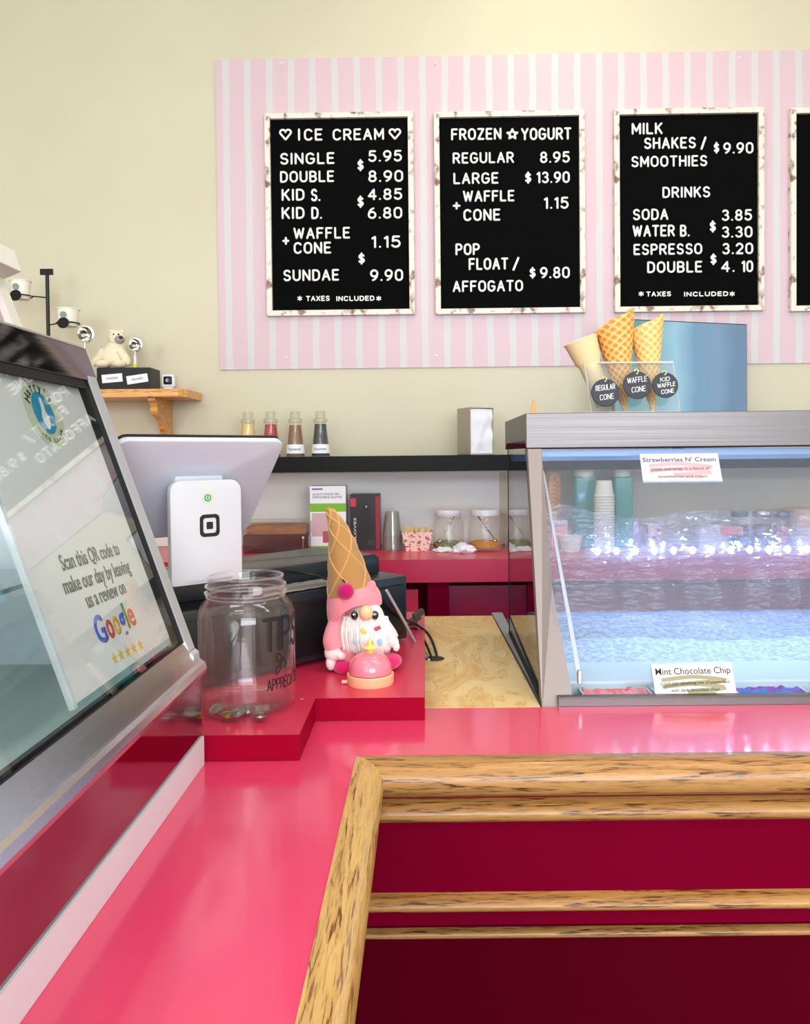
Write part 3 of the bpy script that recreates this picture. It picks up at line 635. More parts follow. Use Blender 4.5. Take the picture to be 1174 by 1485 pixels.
coin(344, 1034, .12, -.10, M_coin, 'silver coin at the front middle of the tip jar', .0145)
coin(359, 1027, .05, .12, M_coin, 'silver coin lying behind the others in the jar', .0107)
coin(377, 1037, -.05, .03, M_coin, 'silver coin rightmost in the tip jar', .0107)

# call bell
BC = WZ(537, 990, ZP)
t = thing('call_bell', 'pink counter call bell with yellow button on red platform', 'bell', BC)
bm = BM(); lathe(bm, [(0, 0), (.0425, 0), (.0435, .002), (.0435, .0175), (.042, .019), (0, .019)], 48); box(bm, (-.045, -.006, .004), (.016, .008, .006), None, .002); part('base', bm, mat('peach_plastic', (246, 190, 148), .4), t, 35)
bm = BM(); lathe(bm, [(.038, .020), (.0395, .020), (.0395, .026), (.0385, .034), (.034, .044), (.026, .0515), (.016, .0555), (.008, .057), (0, .057)], 48); part('dome', bm, mat('pink_enamel', (250, 132, 152), .2, coat=.5), t, True)
bm = BM(); lathe(bm, [(.0425, .0188), (.036, .0192), (.036, .0205), (.0, .0205)], 40); part('gap_ring', bm, M_black, t)
bm = BM(); lathe(bm, [(.008, .056), (.009, .059), (.005, .060), (.005, .0625), (.0125, .064), (.0135, .0655), (.011, .0675), (.004, .069), (.004, .079), (.0025, .081), (0, .081)], 32); part('button', bm, mat('yellow_plastic', (250, 222, 120), .35), t, True)

# gnome plush
GC = WZ(527, 966, ZP); s = GC.y/F                               # metres per pixel at the gnome
t = thing('gnome_plush', 'plush gnome in a tall waffle cone hat behind the call bell', 'plush toy', GC)
def fuzz(name, rgb, rough=.95, bump=.5, sc=240): return noise_col(mat(name, rgb, rough, sheen=.4, spec=.1), None, (sc, sc, sc), bump=bump, dist=.003)
M_pk = fuzz('pink_plush', (244, 146, 158)); M_wh = fuzz('white_plush', (246, 232, 228)); M_mg = fuzz('magenta_plush', (226, 28, 112)); M_tan = fuzz('tan_plush', (176, 132, 78), bump=.25, sc=500)
M_mg2 = fuzz('cherry_felt', (188, 14, 98)); M_beard = noise_col(mat('white_yarn', (244, 236, 232), .8), None, (260, 260, 14), bump=.9, dist=.004); M_skin = mat('peach_fabric', (240, 196, 150), .8)
def gp(px, py, dy=0): return Vector(((px-527)*s, dy, (966-py)*s))
bm = BM(); vs = lathe(bm, [(0, 0), (24*s, .001), (38*s, 6*s), (41*s, 22*s), (35*s, 48*s), (28*s, 72*s), (24*s, 95*s), (22*s, 112*s), (12*s, 124*s), (0, 128*s)], 40, gp(525, 966)); part('body', bm, M_pk, t, True)
# hat: bent cone with raised lattice
cl = [(509, 858), (505, 830), (500, 800), (494, 772), (486, 750), (479, 738)]; rad = [34, 29, 22.5, 15.5, 9, 4.5]
path = smooth_path([gp(x, y, .0) for x, y in cl], 6); nn = len(path)
rs = [rad[min(int(i/6), 4)] + (rad[min(int(i/6)+1, 5)]-rad[min(int(i/6), 4)])*((i % 6)/6) for i in range(nn)]; rs[-1] = 4
bm = BM(); tube(bm, path, [r*s for r in rs], 32); ball(bm, path[-1], 4.4*s); part('cone_hat', bm, M_tan, t, True)
hat_lines = BM()
for hand in (1, -1):
    for st in range(4):
        pts = []
        for i in range(nn):
            T = (path[min(i+1, nn-1)] - path[max(i-1, 0)]).normalized(); X = T.cross(Vector((0, 1, 0))).normalized(); Yv = T.cross(X)
            a = hand*(i/nn*3.4*(1 + .5*i/nn)) + st*2*pi/4 + .5; pts.append(path[i] + (X*cos(a) + Yv*sin(a))*rs[i]*s*1.0)
        tube(hat_lines, pts, .0019, 6)
part('hat_lattice', hat_lines, fuzz('tan_cord', (204, 160, 96), bump=.2, sc=400), t, True)
# pink brim like melting ice cream
bm = BM(); N_ = 40; rings = []
for j in range(7):
    f = j/6; ring = []
    for i in range(N_):
        a = 2*pi*i/N_; lobe = .5 + .5*sin(3*a + 2.2); drop = f*(24 + 24*max(0, cos(a - radians(205)))**3 + 4*lobe)
        r = (30 + 9*f**.6 + 2.5*sin(f*pi))
        ring.append(bm.verts.new(gp(513 + r*cos(a)*1.02 + 2*f, 855 + drop - 8 + 4*cos(a)*0, r*sin(a)*s*.95)))
    rings.append(ring)
for A_, B_ in zip(rings, rings[1:]):
    for i in range(N_): bm.faces.new((A_[i], A_[(i+1) % N_], B_[(i+1) % N_], B_[i]))
bm.faces.new(rings[0])
part('hat_brim', bm, M_pk, t, True)
bm = BM(); ball(bm, gp(539, 850, -.02), (8*s, 7*s, 12*s), (0, .35, 0)); ball(bm, gp(485, 858, -.012), (7*s, 7*s, 11*s), (0, -.25, 0)); ball(bm, gp(513, 853, -.018), (22*s, 20*s, 9*s)); part('hat_tuft', bm, M_pk, t, True)
bm = BM(); ball(bm, gp(506, 850, -.05), 12*s); part('cherry', bm, M_mg2, t, True)
bm = BM(); tube(bm, smooth_path([gp(506, 840, -.05), gp(504, 836, -.049), gp(501, 834, -.046)], 4), .0015); part('cherry_stem', bm, M_blackM, t, True)
# face
bm = BM(); ball(bm, gp(533, 898, -.020), (27*s, 26*s, 32*s)); part('face', bm, M_wh, t, True)
bm = BM(); ball(bm, gp(535, 879, -.062), (10*s, 10*s, 10.5*s)); part('nose', bm, M_skin, t, True)
for px in (518, 547):
    bm = BM(); ball(bm, gp(px, 884, -.052), (5*s, 3.5*s, 6.5*s)); ey = part('eye', bm, mat('glossy_black_bead', (16, 14, 16), .08, coat=1), t, True)
    bm = BM(); ball(bm, gp(px-1, 882, -.0575), (1.3*s, .8*s, 1.5*s)); part('eye_glint', bm, M_white, ey, True)
# beard: hanging yarn strands
bm = BM()
for row, (n, dy) in enumerate(((17, -.050), (13, -.058), (9, -.062))):
    for i in range(n):
        f = i/(n-1)*2-1; x0 = 532 + f*(29 - row*6); x1 = 534 + f*(30 - row*7) + random.uniform(-1.5, 1.5); ln = 952 - abs(f)**2*16 - row*5 + random.uniform(-3, 3)
        b_ = (1-abs(f)**2)*.018
        pts = smooth_path([gp(x0, 884 + abs(f)*6, dy+.022-b_*.4), gp(x0*.6+x1*.4 + f*3, 908, dy+.010-b_), gp(x1 + f*1, 932, dy+.010-b_), gp(x1, ln, dy+.018-b_*.6)], 5)
        tube(bm, pts, [3.4*s]*(len(pts)-4) + [3*s, 2.5*s, 1.8*s, .9*s], 7)
part('beard', bm, M_beard, t, True)
for (px, py, cl_, an) in ((532, 903, (236, 206, 88), .6), (522, 919, (150, 206, 232), 0), (540, 919, (206, 60, 98), .1), (551, 900, (206, 70, 110), -.4), (554, 920, (140, 200, 230), 1.3)):
    bm = BM(); box(bm, gp(px, py, -.076 + .00045*abs(px-535)), (9*s, .003, 5.5*s), (0, an, 0), .001); part('sprinkle', bm, mat('felt_%d_%d' % cl_[:2], cl_, .8), t)
# arms and mittens
for sd, sh, el, hd in ((-1, (493, 892), (485, 918), (488, 934)), (1, (556, 900), (566, 912), (571, 920))):
    bm = BM(); pth = smooth_path([gp(*sh, -.012), gp(*el, -.034), gp(*hd, -.040)], 6); tube(bm, pth, [(13.5 - 2.5*abs(i/(len(pth)-1)-.6))*s*(.75 if sd > 0 else 1) for i in range(len(pth))], 16); ball(bm, pth[0], 12*s*(.8 if sd > 0 else 1)); ar = part('arm', bm, M_pk if sd < 0 else fuzz('pale_pink_plush', (250, 214, 214)), t, True)
    bm = BM()
    if sd < 0: ball(bm, gp(486, 938, -.042), (12*s, 10*s, 13*s)); ball(bm, gp(483, 952, -.043), (7*s, 7*s, 11*s)); ball(bm, gp(496, 941, -.047), (9*s, 6.5*s, 6*s), (0, .5, 0))
    else: ball(bm, gp(571, 922, -.042), (8*s, 8*s, 11*s), (0, -.5, 0)); ball(bm, gp(576, 930, -.044), (5*s, 5*s, 7*s))
    part('mitten', bm, M_wh, ar, True)
for px, py in ((500, 956), (566, 950)):
    bm = BM(); ball(bm, gp(px, py+3, -.036), (15*s, 24*s, 11*s), (0, 0, .5 if px < 530 else -.5)); part('foot', bm, M_mg, t, True)

# cash drawer
ang = radians(46); AU = Vector((cos(ang), sin(ang), 0)); AN = Vector((sin(ang), -cos(ang), 0))
FA = WZ(433, 970, ZP)
FAp = FA - AU*.27                                               # left front corner, hidden by the case
t = thing('cash_drawer', 'long black cash drawer on the red platform under the register', 'cash drawer', (FAp.x, FAp.y, ZP), (0, 0, ang))
Ld = .58
bm = BM(); bounds(bm, (0, .006, .006), (Ld, .30, .150), .006); part('body', bm, M_drawer, t, 30)
bm = BM(); bounds(bm, (.012, 0, .02), (Ld-.012, .012, .132), .004); part('drawer_front', bm, mat('black_drawer_front', (20, 21, 24), .4), t, 30)
bm = BM(); prism(bm, [(.03, .150), (Ld-.02, .150), (Ld-.02, .185), (Ld-.035, .196), (.03, .190)], .075, .285, 'y', .004); part('top_housing', bm, M_drawer, t, 30)
for x in (.03, .42):
    bm = BM(); lathe(bm, [(.012, 0), (.012, .008)], 16, (x+.03, .05, 0)); lathe(bm, [(.012, 0), (.012, .008)], 16, (x+.03, .26, 0)); part('foot', bm, M_blackM, t, True)
# silver strip of papers along the ledge
t = thing('paper_sheaf', 'crumpled silvery paper strip lying along the cash drawer ledge', 'paper', tuple(Vector((FAp.x, FAp.y, ZP+.151)) + AU*.20 + (-AN)*.012), (0, 0, ang))
bm = BM(); g = [[bm.verts.new((i*.018, j*.016, .0035 + .0016*abs(sin(i*1.3+j*2.1)) + .004*(j == 3))) for j in range(4)] for i in range(13)]
for i in range(12):
    for j in range(3): bm.faces.new((g[i][j], g[i+1][j], g[i+1][j+1], g[i][j+1]))
q = bmesh.ops.extrude_face_region(bm, geom=bm.faces[:])
for v in q['geom']:
    if isinstance(v, bmesh.types.BMVert): v.co.z -= .003
bm2 = BM(); box(bm2, (-.006, .022, .009), (.022, .02, .016), None, .003); part('end_clip', bm2, M_white, t, 40)
part('paper', bm, mat('silvery_paper', (186, 183, 180), .3, .5), t)

# register: stand with leg and the big tilted screen seen from behind
a = radians(42); U2 = Vector((cos(a), sin(a), 0)); N2 = Vector((sin(a), -cos(a), 0))
PR = W(414, 640, 1.49)
tl = radians(40); Dn = -N2*sin(tl) - Vector((0, 0, 1))*cos(tl)
SB = WZ(300, 842, ZP+.196); 
t = thing('card_register', 'white tablet register on a white stand seen from behind', 'register', (SB.x, SB.y, ZP+.19))
def rrect(w, h, r, n=6):
    out = []
    for cx, cy, a0 in ((w-r, h-r, 0), (r, h-r, 90), (r, r, 180), (w-r, r, 270)):
        out += [(cx + r*cos(radians(a0+90*k/n)), cy + r*sin(radians(a0+90*k/n))) for k in range(n+1)]
    return out
def slab(bm, org, ex, ey, ez, poly, z0, z1, bev=0):
    vs0 = prism(bm, poly, z0, z1)
    if bev:
        es = [e for e in bm.edges if abs(e.verts[0].co.z - e.verts[1].co.z) < 1e-6]; bmesh.ops.bevel(bm, geom=es, offset=bev, segments=3, profile=.5, affect='EDGES')
    for v in bm.verts: v.co = org + ex*v.co.x + ey*v.co.y + ez*v.co.z
nz_ = U2.cross(-Dn)
bm = BM(); slab(bm, PR - U2*.313 + Dn*.234, U2, -Dn, nz_, rrect(.313, .234, .018, 4), -.012, 0, .003); part('screen_shell', bm, mat('white_register_shell', (204, 210, 224), .3, coat=.2), t, 40, eye=True)
bm = BM(); slab(bm, PR - U2*.313 + Dn*.234, U2, -Dn, nz_, rrect(.313, .234, .018, 4), -.018, -.0125, .001); part('screen_glass', bm, M_black, t, 40, eye=True)
LB = W(249, 852, 1.362); wl = .1357; hl = .183
tilt = radians(8); Ul = (Vector((0, 0, 1))*cos(tilt) - N2*sin(tilt)*-.0).normalized()
bm = BM(); slab(bm, LB, U2, Vector((0, 0, 1)), N2, [p for p in rrect(wl, hl, .020, 5) if p[1] > .03] + [(0, .004), (.004, 0), (wl-.004, 0), (wl, .004)], -.014, 0, .0012); lg = part('stand_leg', bm, M_white, t, 40, eye=True)
bm = BM(); slab(bm, LB + U2*.022 + Vector((0, 0, hl-.005)) - N2*.034, U2, Vector((0, 0, 1)), N2, rrect(wl-.044, .012, .003, 2), -.012, .006, .0008); part('hinge', bm, M_white, t, 40, eye=True)
bm = BM(); slab(bm, LB + Vector((0, 0, 0.0)) - N2*.14, U2, -N2*-1, Vector((0, 0, 1)), rrect(wl, .14, .02), 0, .010, .003); part('stand_base', bm, M_white, t, 40, eye=True)
bm = BM(); slab(bm, LB + U2*.04 + Vector((0, 0, .10)) - N2*.13, U2, N2, Vector((0, 0, 1)), rrect(.06, .12, .008, 3), 0, .03, .002); part('screen_bracket', bm, M_white, t, 40, eye=True)
def leg_uv(px, py):
    q = WP(px, py, LB, N2) - LB; return q.dot(U2), q.z
c = leg_uv(304, 762); z1 = .0006
def ringpoly(bm, c, w, h, r, thk, z0, z1):
    o_ = [(c[0]-w/2+x, c[1]-h/2+y) for x, y in rrect(w, h, r)]; i_ = [(c[0]-w/2+thk+x, c[1]-h/2+thk+y) for x, y in rrect(w-2*thk, h-2*thk, max(.001, r-thk*.6))]
    for k in range(len(o_)):
        k2 = (k+1) % len(o_); prism(bm, [o_[k], o_[k2], i_[k2], i_[k]], z0, z1)
def legmap(bm):
    for v in bm.verts: v.co = LB + U2*v.co.x + Vector((0, 0, 1))*v.co.y + N2*v.co.z
bm = BM(); ringpoly(bm, c, .038, .040, .0085, .0065, 0, z1); prism(bm, [(c[0]-.0062+x, c[1]-.0065+y) for x, y in rrect(.0124, .013, .002)], 0, z1); legmap(bm); part('square_emblem', bm, M_blackM, lg, eye=True)
c = leg_uv(301, 722); bm = BM(); disc(bm, c, .0115, .0115, 0, .0004); legmap(bm); part('round_badge', bm, mat('pale_green_print', (208, 220, 196), .6), lg, eye=True)
bm = BM(); ringpoly(bm, c, .013, .013, .0062, .002, .0004, .0008); prism(bm, [(c[0]-.0015+x, c[1]-.003+y) for x, y in rrect(.003, .006, .001)], .0004, .0008); legmap(bm); part('badge_mark', bm, mat('green_print', (40, 150, 100), .6), lg, eye=True)

# cables
def cable(pts, r, m, label, cat='cable', name='cable'):
    o = Vector(pts[0]); bm = BM(); tube(bm, [p - o for p in smooth_path(pts, 10)], r, 8); return solo(name, bm, m, label, cat, o, smooth=True)
hole = WZ(632, 957, ZC+.004)
cable([W(560, 856, 1.66), W(585, 900, 1.72), W(604, 935, 1.79), W(615, 952, 1.80), WZ(622, 957, ZC+.003)], .0032, mat('grey_cable', (176, 172, 172), .5), 'pale grey cable running down beside the gnome to the worktop hole')
cable([W(556, 872, 1.72), W(580, 895, 1.76), W(602, 905, 1.9), W(621, 920, 1.88), W(632, 946, 1.82), hole], .0032, M_blackM, 'black cable looping over the platform edge into worktop hole')
cable([W(575, 920, 1.8), W(592, 912, 1.86), W(606, 914, 1.9), W(618, 935, 1.84), WZ(627, 957, ZC+.004)], .0030, M_blackM, 'thinner black cable, lower of the two black loops')
cable([W(330, 845, 1.5), W(360, 836, 1.55), W(410, 828, 1.62), W(450, 833, 1.66), W(480, 842, 1.62)], .0028, M_blackM, 'black cable lying across the top of the cash drawer')
q = W(596, 903, 1.95); bm = BM()
for k in range(3): vs = box(bm, (.018*k*.5, 0, .014*k), (.032, .012, .016), (0, -.7 + .15*k, .3*k), .003)
solo('cable_tie', bm, mat('dark_olive_strap', (64, 60, 50), .7), 'dark strap bundling cables at the platform back edge', 'strap', q - Vector((0, 0, .006)))

# ================================================================== refrigerated case on the right
YT, YBm = 1.66, 1.455                                          # front plane at the header and at the sill
XS = .214
t = thing('ice_cream_freezer', 'steel and glass ice cream display freezer on the right', 'display case', (1.2, 1.85, FLOOR))
hz0, hz1 = W(778, 650, YT).z, W(778, 599, YT).z
bm = BM(); prism(bm, [(YT, hz0), (YT, hz1), (2.09, hz1), (2.09, hz0+.0), (2.05, hz0+.015), (YT+.02, hz0+.015)], XS-.001, 2.4, 'x', .0015); part('header', bm, M_steel, t, eye=True)
def quadslab(bm, pts, off):
    a = [bm.verts.new(p) for p in pts]; b = [bm.verts.new(p + Vector(off)) for p in pts]; n = len(pts)
    bm.faces.new(a); bm.faces.new(b[::-1])
    for i in range(n): bm.faces.new((a[i], a[(i+1) % n], b[(i+1) % n], b[i]))
bm = BM(); quadslab(bm, [W(765, 651, YT), W(785, 651, YT), W(800, 850, YT-.11), W(829, 1012, 1.455), W(832, 1022, 1.445), W(812, 1031, 1.437), W(786, 1031, 1.437)], (0, .03, 0)); part('corner_post', bm, M_post, t, eye=True)
bm = BM(); prism(bm, [(YT+.03, hz0), (2.03, hz0), (2.03, ZC+.01), (1.47, ZC+.004)], XS, XS+.005, 'x'); part('side_glass', bm, M_side_glass, t, eye=True)
bm = BM(); prism(bm, [(2.02, ZC-.001), (1.45, ZC-.001), (1.45, ZC+.006), (2.02, ZC+.009)], XS-.003, XS+.009, 'x'); bounds(bm, (XS-.001, 2.028, ZC), (XS+.006, 2.032, hz0)); part('side_gasket', bm, M_gasket, t, eye=True)
bm = BM(); quadslab(bm, [Vector((XS+.03, YT+.005, hz0-.002)), Vector((2.4, YT+.005, hz0-.002)), Vector((2.4, YBm+.012, -.432)), Vector((XS+.03, YBm+.012, -.432))], (0, .005, 0)); part('front_glass', bm, M_front_glass, t, eye=True)
bm = BM(); quadslab(bm, [W(786, 684, 1.66), W(789, 684, 1.66), W(844, 985, 1.485), W(838, 990, 1.485)], (0, .004, 0)); box(bm, W(840, 982, 1.478), (.008, .012, .026), None, .002); part('glass_edge_rail', bm, M_alu, t, eye=True)
bm = BM(); prism(bm, [(1.433, ZC+.0005), (1.433, ZC+.013), (1.437, ZC+.016), (1.452, ZC+.016), (1.452, ZC+.0005)], W(809, 1025, 1.44).x, 2.4, 'x'); part('front_sill', bm, M_steel, t, eye=True)
bm = BM(); prism(bm, [(.200, 1.436), (2.4, 1.436), (2.4, 2.3), (.190, 2.3)], FLOOR, ZC-.02); part('base_cabinet', bm, M_steel, t, eye=True)
bm = BM(); prism(bm, [(.212, 1.50), (.222, 1.50), (.222, 2.3), (.191, 2.3)], ZC-.02, ZC+.0); part('base_ledge', bm, mat('grey_enamel', (150, 150, 152), .5), t, eye=True)
# frosted well behind the tubs
M_frost = noise_col(mat('frost_crust', (156, 182, 214), .85), (206, 222, 240), (90, 90, 90), (.38, .62), bump=1.0, dist=.01, detail=6)
bm = BM(); nx, ny = 90, 14; x0, x1 = XS+.04, 2.38; g = []
random.seed(3)
from mathutils import noise as MN
for j in range(ny):
    f = j/(ny-1); y = 1.70 + .29*f; zz = -.452 + .050*f**1.2; row = []
    for i in range(nx):
        x = x0 + (x1-x0)*i/(nx-1); h = .010*MN.noise((x*9, y*9, 0)) + .005*MN.noise((x*30, y*30, 5)); row.append(bm.verts.new((x, y, zz + h*min(1, f*4))))
    g.append(row)
for j in range(ny-1):
    for i in range(nx-1): bm.faces.new((g[j][i], g[j][i+1], g[j+1][i+1], g[j+1][i]))
bl = [bm.verts.new((v.co.x, v.co.y, -.478)) for v in g[-1]]
for i in range(nx-1): bm.faces.new((g[-1][i], g[-1][i+1], bl[i+1], bl[i]))
part('frosted_liner', bm, M_frost, t, True, eye=True)
bm = BM(); bounds(bm, (XS+.04, 1.555, ZC-.018), (2.38, 1.702, -.450), .003); part('tub_lid_rim', bm, mat('icy_white_plastic', (206, 228, 238), .3), t, eye=True)
bm = BM(); bounds(bm, (XS+.04, 1.98, -.478), (2.38, 2.0, -.40)); bounds(bm, (XS+.01, 2.03, hz0-.03), (2.4, 2.05, hz0-.002)); bounds(bm, (XS+.03, 1.70, hz0-.018), (2.4, 1.75, hz0-.004)); part('rear_rail', bm, mat('blue_grey_rail', (140, 168, 200), .4, .4), t, eye=True)
# crinkled film and the row of little lamps
YL = 1.80
bm = BM(); zf0, zf1 = W(900, 745, YL).z, -.405; nx, nz2 = 120, 16; xa = W(858, 800, YL).x; g = []
for j in range(nz2):
    row = []
    for i in range(nx):
        x = XS+.06 + (2.38-XS-.06)*i/(nx-1); z = zf0 + (zf1-zf0)*j/(nz2-1)
        row.append(bm.verts.new((x, YL+.03 + .012*MN.noise((x*14, z*10, 1)) + .006*MN.noise((x*40, z*22, 4)), z + (.03*MN.noise((x*5, 0, 9)) if j == 0 else 0))))
    g.append(row)
for j in range(nz2-1):
    for i in range(nx-1): bm.faces.new((g[j][i], g[j][i+1], g[j+1][i+1], g[j+1][i]))
part('plastic_film', bm, M_film, t, True, eye=True)
zl = W(1000, 798, YL).z; st = part('lamp_strip', (lambda b_: (bounds(b_, (xa, YL+.004, zl-.002), (2.38, YL+.006, zl+.002)), b_)[1])(BM()), M_acr, t, eye=True)
M_led = mat('led_emitter', (240, 250, 255), .3, emit=(190, 228, 255), estr=9)
for k in range(19):
    q = W(866 + 27.6*k, 799, YL); bm = BM(); ball(bm, Vector((q.x, YL, zl)), (.0065, .004, .0085), None, 12, 8); part('lamp_bead', bm, M_led, st, True, eye=True)
    if k < 14:
        l = bpy.data.lights.new('bead_light', 'POINT'); l.energy = .30; l.color = (.42, .68, 1); l.shadow_soft_size = .004; lo = bpy.data.objects.new('bead_light', l); COL.objects.link(lo); lo.location = (q.x, YL+.011, zl+E)
area('freezer_tube_light', (1.3, 1.84, hz0+.001), (0, 0, 0), 2.1, .05, 1.3, (.62, .80, 1))
bm = BM(); bounds(bm, (.25, 1.815, hz0+.003), (2.35, 1.865, hz0+.014)); part('tube_light', bm, mat('lit_tube', (240, 248, 255), .4, emit=(190, 220, 255), estr=2), t, eye=True)
# tubs of ice cream in the front row
def tub(px0, px1, c1, c2, label):
    a, b = W(px0, 1008, 1.5).x, W(px1, 1008, 1.5).x
    tb = thing('ice_cream_tub', label, 'ice cream tub', ((a+b)/2, 1.505, ZC-.018)); h = (b-a)/2
    bm = BM(); bounds(bm, (-h, -.045, .0), (h, .045, .004)); [bounds(bm, lo, hi) for lo, hi in (((-h, -.045, .004), (h, -.041, .017)), ((-h, .041, .004), (h, .045, .017)), ((-h, -.041, .004), (-h+.004, .041, .017)), ((h-.004, -.041, .004), (h, .041, .017)))]
    part('tub', bm, M_white, tb)
    bm = BM(); bmesh.ops.create_grid(bm, x_segments=50, y_segments=22, size=1)
    for v in bm.verts: x, y = v.co.x*(h-.005), v.co.y*.04; v.co = Vector((x, y, 0.0165 + .004*MN.noise((x*40+a*50, y*40, 2)) + .004*MN.noise((x*110, y*110, 7))))
    m = mat('ice_cream_%d_%d' % c1[:2], c1, .6); noise_col(m, c2, (22, 22, 22), (.42, .58), 5, bump=.6, dist=.004); part('ice_cream', bm, m, tb, True)
tub(846, 948, (248, 156, 150), (232, 112, 112), 'tub of pink ice cream at the front of the freezer')
tub(953, 1066, (206, 226, 196), (110, 84, 62), 'tub of pale green ice cream behind the front flavour card')
tub(1071, 1176, (40, 120, 206), (140, 40, 150), 'tub of blue and purple ice cream at freezer front')
# flavour cards
gd = Vector((0, YT-YBm, hz0+.432)).normalized(); gn = Vector((0, -gd.z, gd.y))
def card(px0, py0, px1, py1, d, lines, blot, label, tilt):
    c0, c1 = W(px0, py1, d), W(px1, py0, d); w, h = c1.x-c0.x, (c1.z-c0.z)/gd.z
    t = thing('flavour_card', label, 'flavour card', c0); ux = Vector((cos(tilt), 0, sin(tilt))); uy = gn.cross(ux).normalized(); 
    t.matrix_world = Matrix.Translation(c0 + Vector((0, 0, E))) @ Matrix((ux, uy, ux.cross(uy))).transposed().to_4x4()
    bm = BM(); bounds(bm, (0, 0, -.0015), (w, h, 0)); part('card', bm, mat('lilac_white_card', (226, 214, 220), .6), t)
    if blot:
        bm = BM(); P_ = [(.1, .55), (.5, .62), (.9, .5), (.55, .46), (.1, .36), (.5, .42), (.88, .3), (.4, .22), (.75, .14)]
        tube(bm, [Vector((x*w, y*h, .0006)) for x, y in [(p.x, p.y) for p in smooth_path([(a, b, 0) for a, b in P_], 6)]], .0036, 6)
        for v in bm.verts: v.co.z = .0002 + .00008*((v.co.z-.0006)/.0036)
        part('brush_mark', bm, blot, t)
    for (txt, u0, u1, v, hh, c) in lines: part('printed_line', fit_text(txt, (u0*w, v*h), (u1*w, v*h), hh*h, lambda a, b, c_: Vector((a, b, .0004+c_)), .0002, .003), c, t)
    bm = BM(); bounds(bm, (0, -.002, -.003), (w, .0, .003)); part('card_holder', bm, M_acredge, t)
M_dk = mat('dark_print', (44, 36, 44), .6); M_brn = mat('brown_print', (120, 70, 70), .6)
card(932, 657, 1047, 698, 1.635, [("Strawberries N' Cream", .03, .96, .70, .16, M_dk), ('sweet and tangy in a blend of', .12, .86, .40, .10, M_brn), ('strawberries and cream', .2, .82, .12, .10, M_brn)], mat('rosy_brush', (236, 176, 178), .6), "white strawberry flavour card taped high on the freezer glass", .0)
card(951, 968, 1069, 1016, 1.449, [('Mint Chocolate Chip', .04, .97, .70, .19, M_dk), ('a cool and refreshing mix of peppermint', .08, .94, .42, .09, M_dk), ('with dark chocolate chips', .2, .8, .22, .09, M_dk)], mat('olive_brush', (150, 150, 112), .6), "mint flavour card with olive brush mark at the freezer sill", .018)
# ================================================================== wooden wall shelf with its things
dS = 2.93
za, zb_ = W(240, 563.5, dS).z, W(240, 575.5, dS).z; xr = W(258, 565, dS).x
t = thing('wall_shelf', 'golden wooden wall shelf on a scrolled bracket', 'shelf', (xr-.3, 3.1, zb_))
M_pine = oak('honey_pine', (232, 178, 100), (218, 158, 82), (200, 138, 70))
bm = BM(); prism(bm, [(-1.95, 3.17), (-1.95, dS), (xr, dS), (xr+.025, dS+.03), (xr+.025, 3.155)], zb_, za, 'z', .002); part('board', bm, M_pine, t, eye=True)
bx = W(222, 580, 3.0).x; zz = zb_
sc_ = [(3.16, zz), (2.955, zz), (2.955, zz-.012), (2.975, zz-.020), (2.985, zz-.035), (2.980, zz-.048), (2.992, zz-.062), (3.02, zz-.070), (3.05, zz-.082), (3.075, zz-.10), (3.09, zz-.125), (3.115, zz-.14), (3.16, zz-.145)]
bm = BM(); prism(bm, sc_, bx-.006, bx+.022, 'x', .0015); part('bracket', bm, M_pine, t, eye=True)
bm = BM(); prism(bm, sc_, bx-.7, bx-.672, 'x', .0015); part('bracket', bm, M_pine, t, eye=True)
# black box with two tags
a, b = W(140, 545, 2.96), W(218, 545, 2.96); hb = W(180, 533, 2.96).z - za
t = thing('black_tag_box', 'low black box with two handwritten white tags on wooden shelf', 'box', (a.x, 2.96, za))
bm = BM(); bounds(bm, (0, 0, 0), (b.x-a.x, .11, hb), .002); part('box', bm, M_black, t)
for (p0, p1, rt, tx) in (((147, 541), (178, 556), .08, 'classic'), ((183, 542), (215, 557), .14, 'mini')):
    q0, q1 = W(p0[0], p1[1], 2.958), W(p1[0], p0[1], 2.958); w, h = q1.x-q0.x, q1.z-q0.z
    bm = BM(); box(bm, (q0.x-a.x+w/2, -.0015, q0.z-za+h/2), (w*.95, .002, h*.82), (0, -rt, 0)); part('white_tag', bm, M_paper, t)
    bm = BM(); pts = [Vector((q0.x-a.x+w*(.25+.5*k/14), -.0035, q0.z-za+h*(.5 + .1*sin(k*2.1)) + (k/14-.5)*w*.5*rt)) for k in range(15)]; tube(bm, pts, .0009, 5); part('pen_scribble', bm, M_dk, t)
# plush bear
BR = W(170, 533.5, 3.02); s = 3.02/F; BR.z = za + hb
def bp(px, py, dy=0): return Vector(((px-170)*s, dy, (533.5-py)*s))
t = thing('plush_bear', 'cream plush polar bear sitting on the black tag box', 'plush toy', BR)
M_bear = fuzz('cream_plush', (240, 228, 200), bump=.9, sc=120)
bm = BM(); vs = ball(bm, bp(166, 515, 0), (19*s, 17*s, 20*s)); ball(bm, bp(169, 503, 0), (13*s, 12*s, 14*s)); part('body', bm, M_bear, t, True)
bm = BM(); ball(bm, bp(171, 489, -.01), (12*s, 11*s, 12*s)); ball(bm, bp(163, 480, 0), (4*s, 3*s, 4*s)); ball(bm, bp(176, 479, .01), (3.5*s, 3*s, 3.5*s)); hd = part('head', bm, M_bear, t, True)
bm = BM(); ball(bm, bp(178, 492, -.028), (7*s, 7*s, 6*s)); part('muzzle', bm, mat('grey_plush', (160, 158, 156), .9), hd, True)
bm = BM(); ball(bm, bp(182, 490, -.044), (3*s, 2*s, 2.2*s)); part('nose', bm, M_blackM, hd, True)
for px in (171, 178):
    bm = BM(); ball(bm, bp(px, 485, -.037), 1.2*s); part('eye', bm, M_blackM, hd, True)
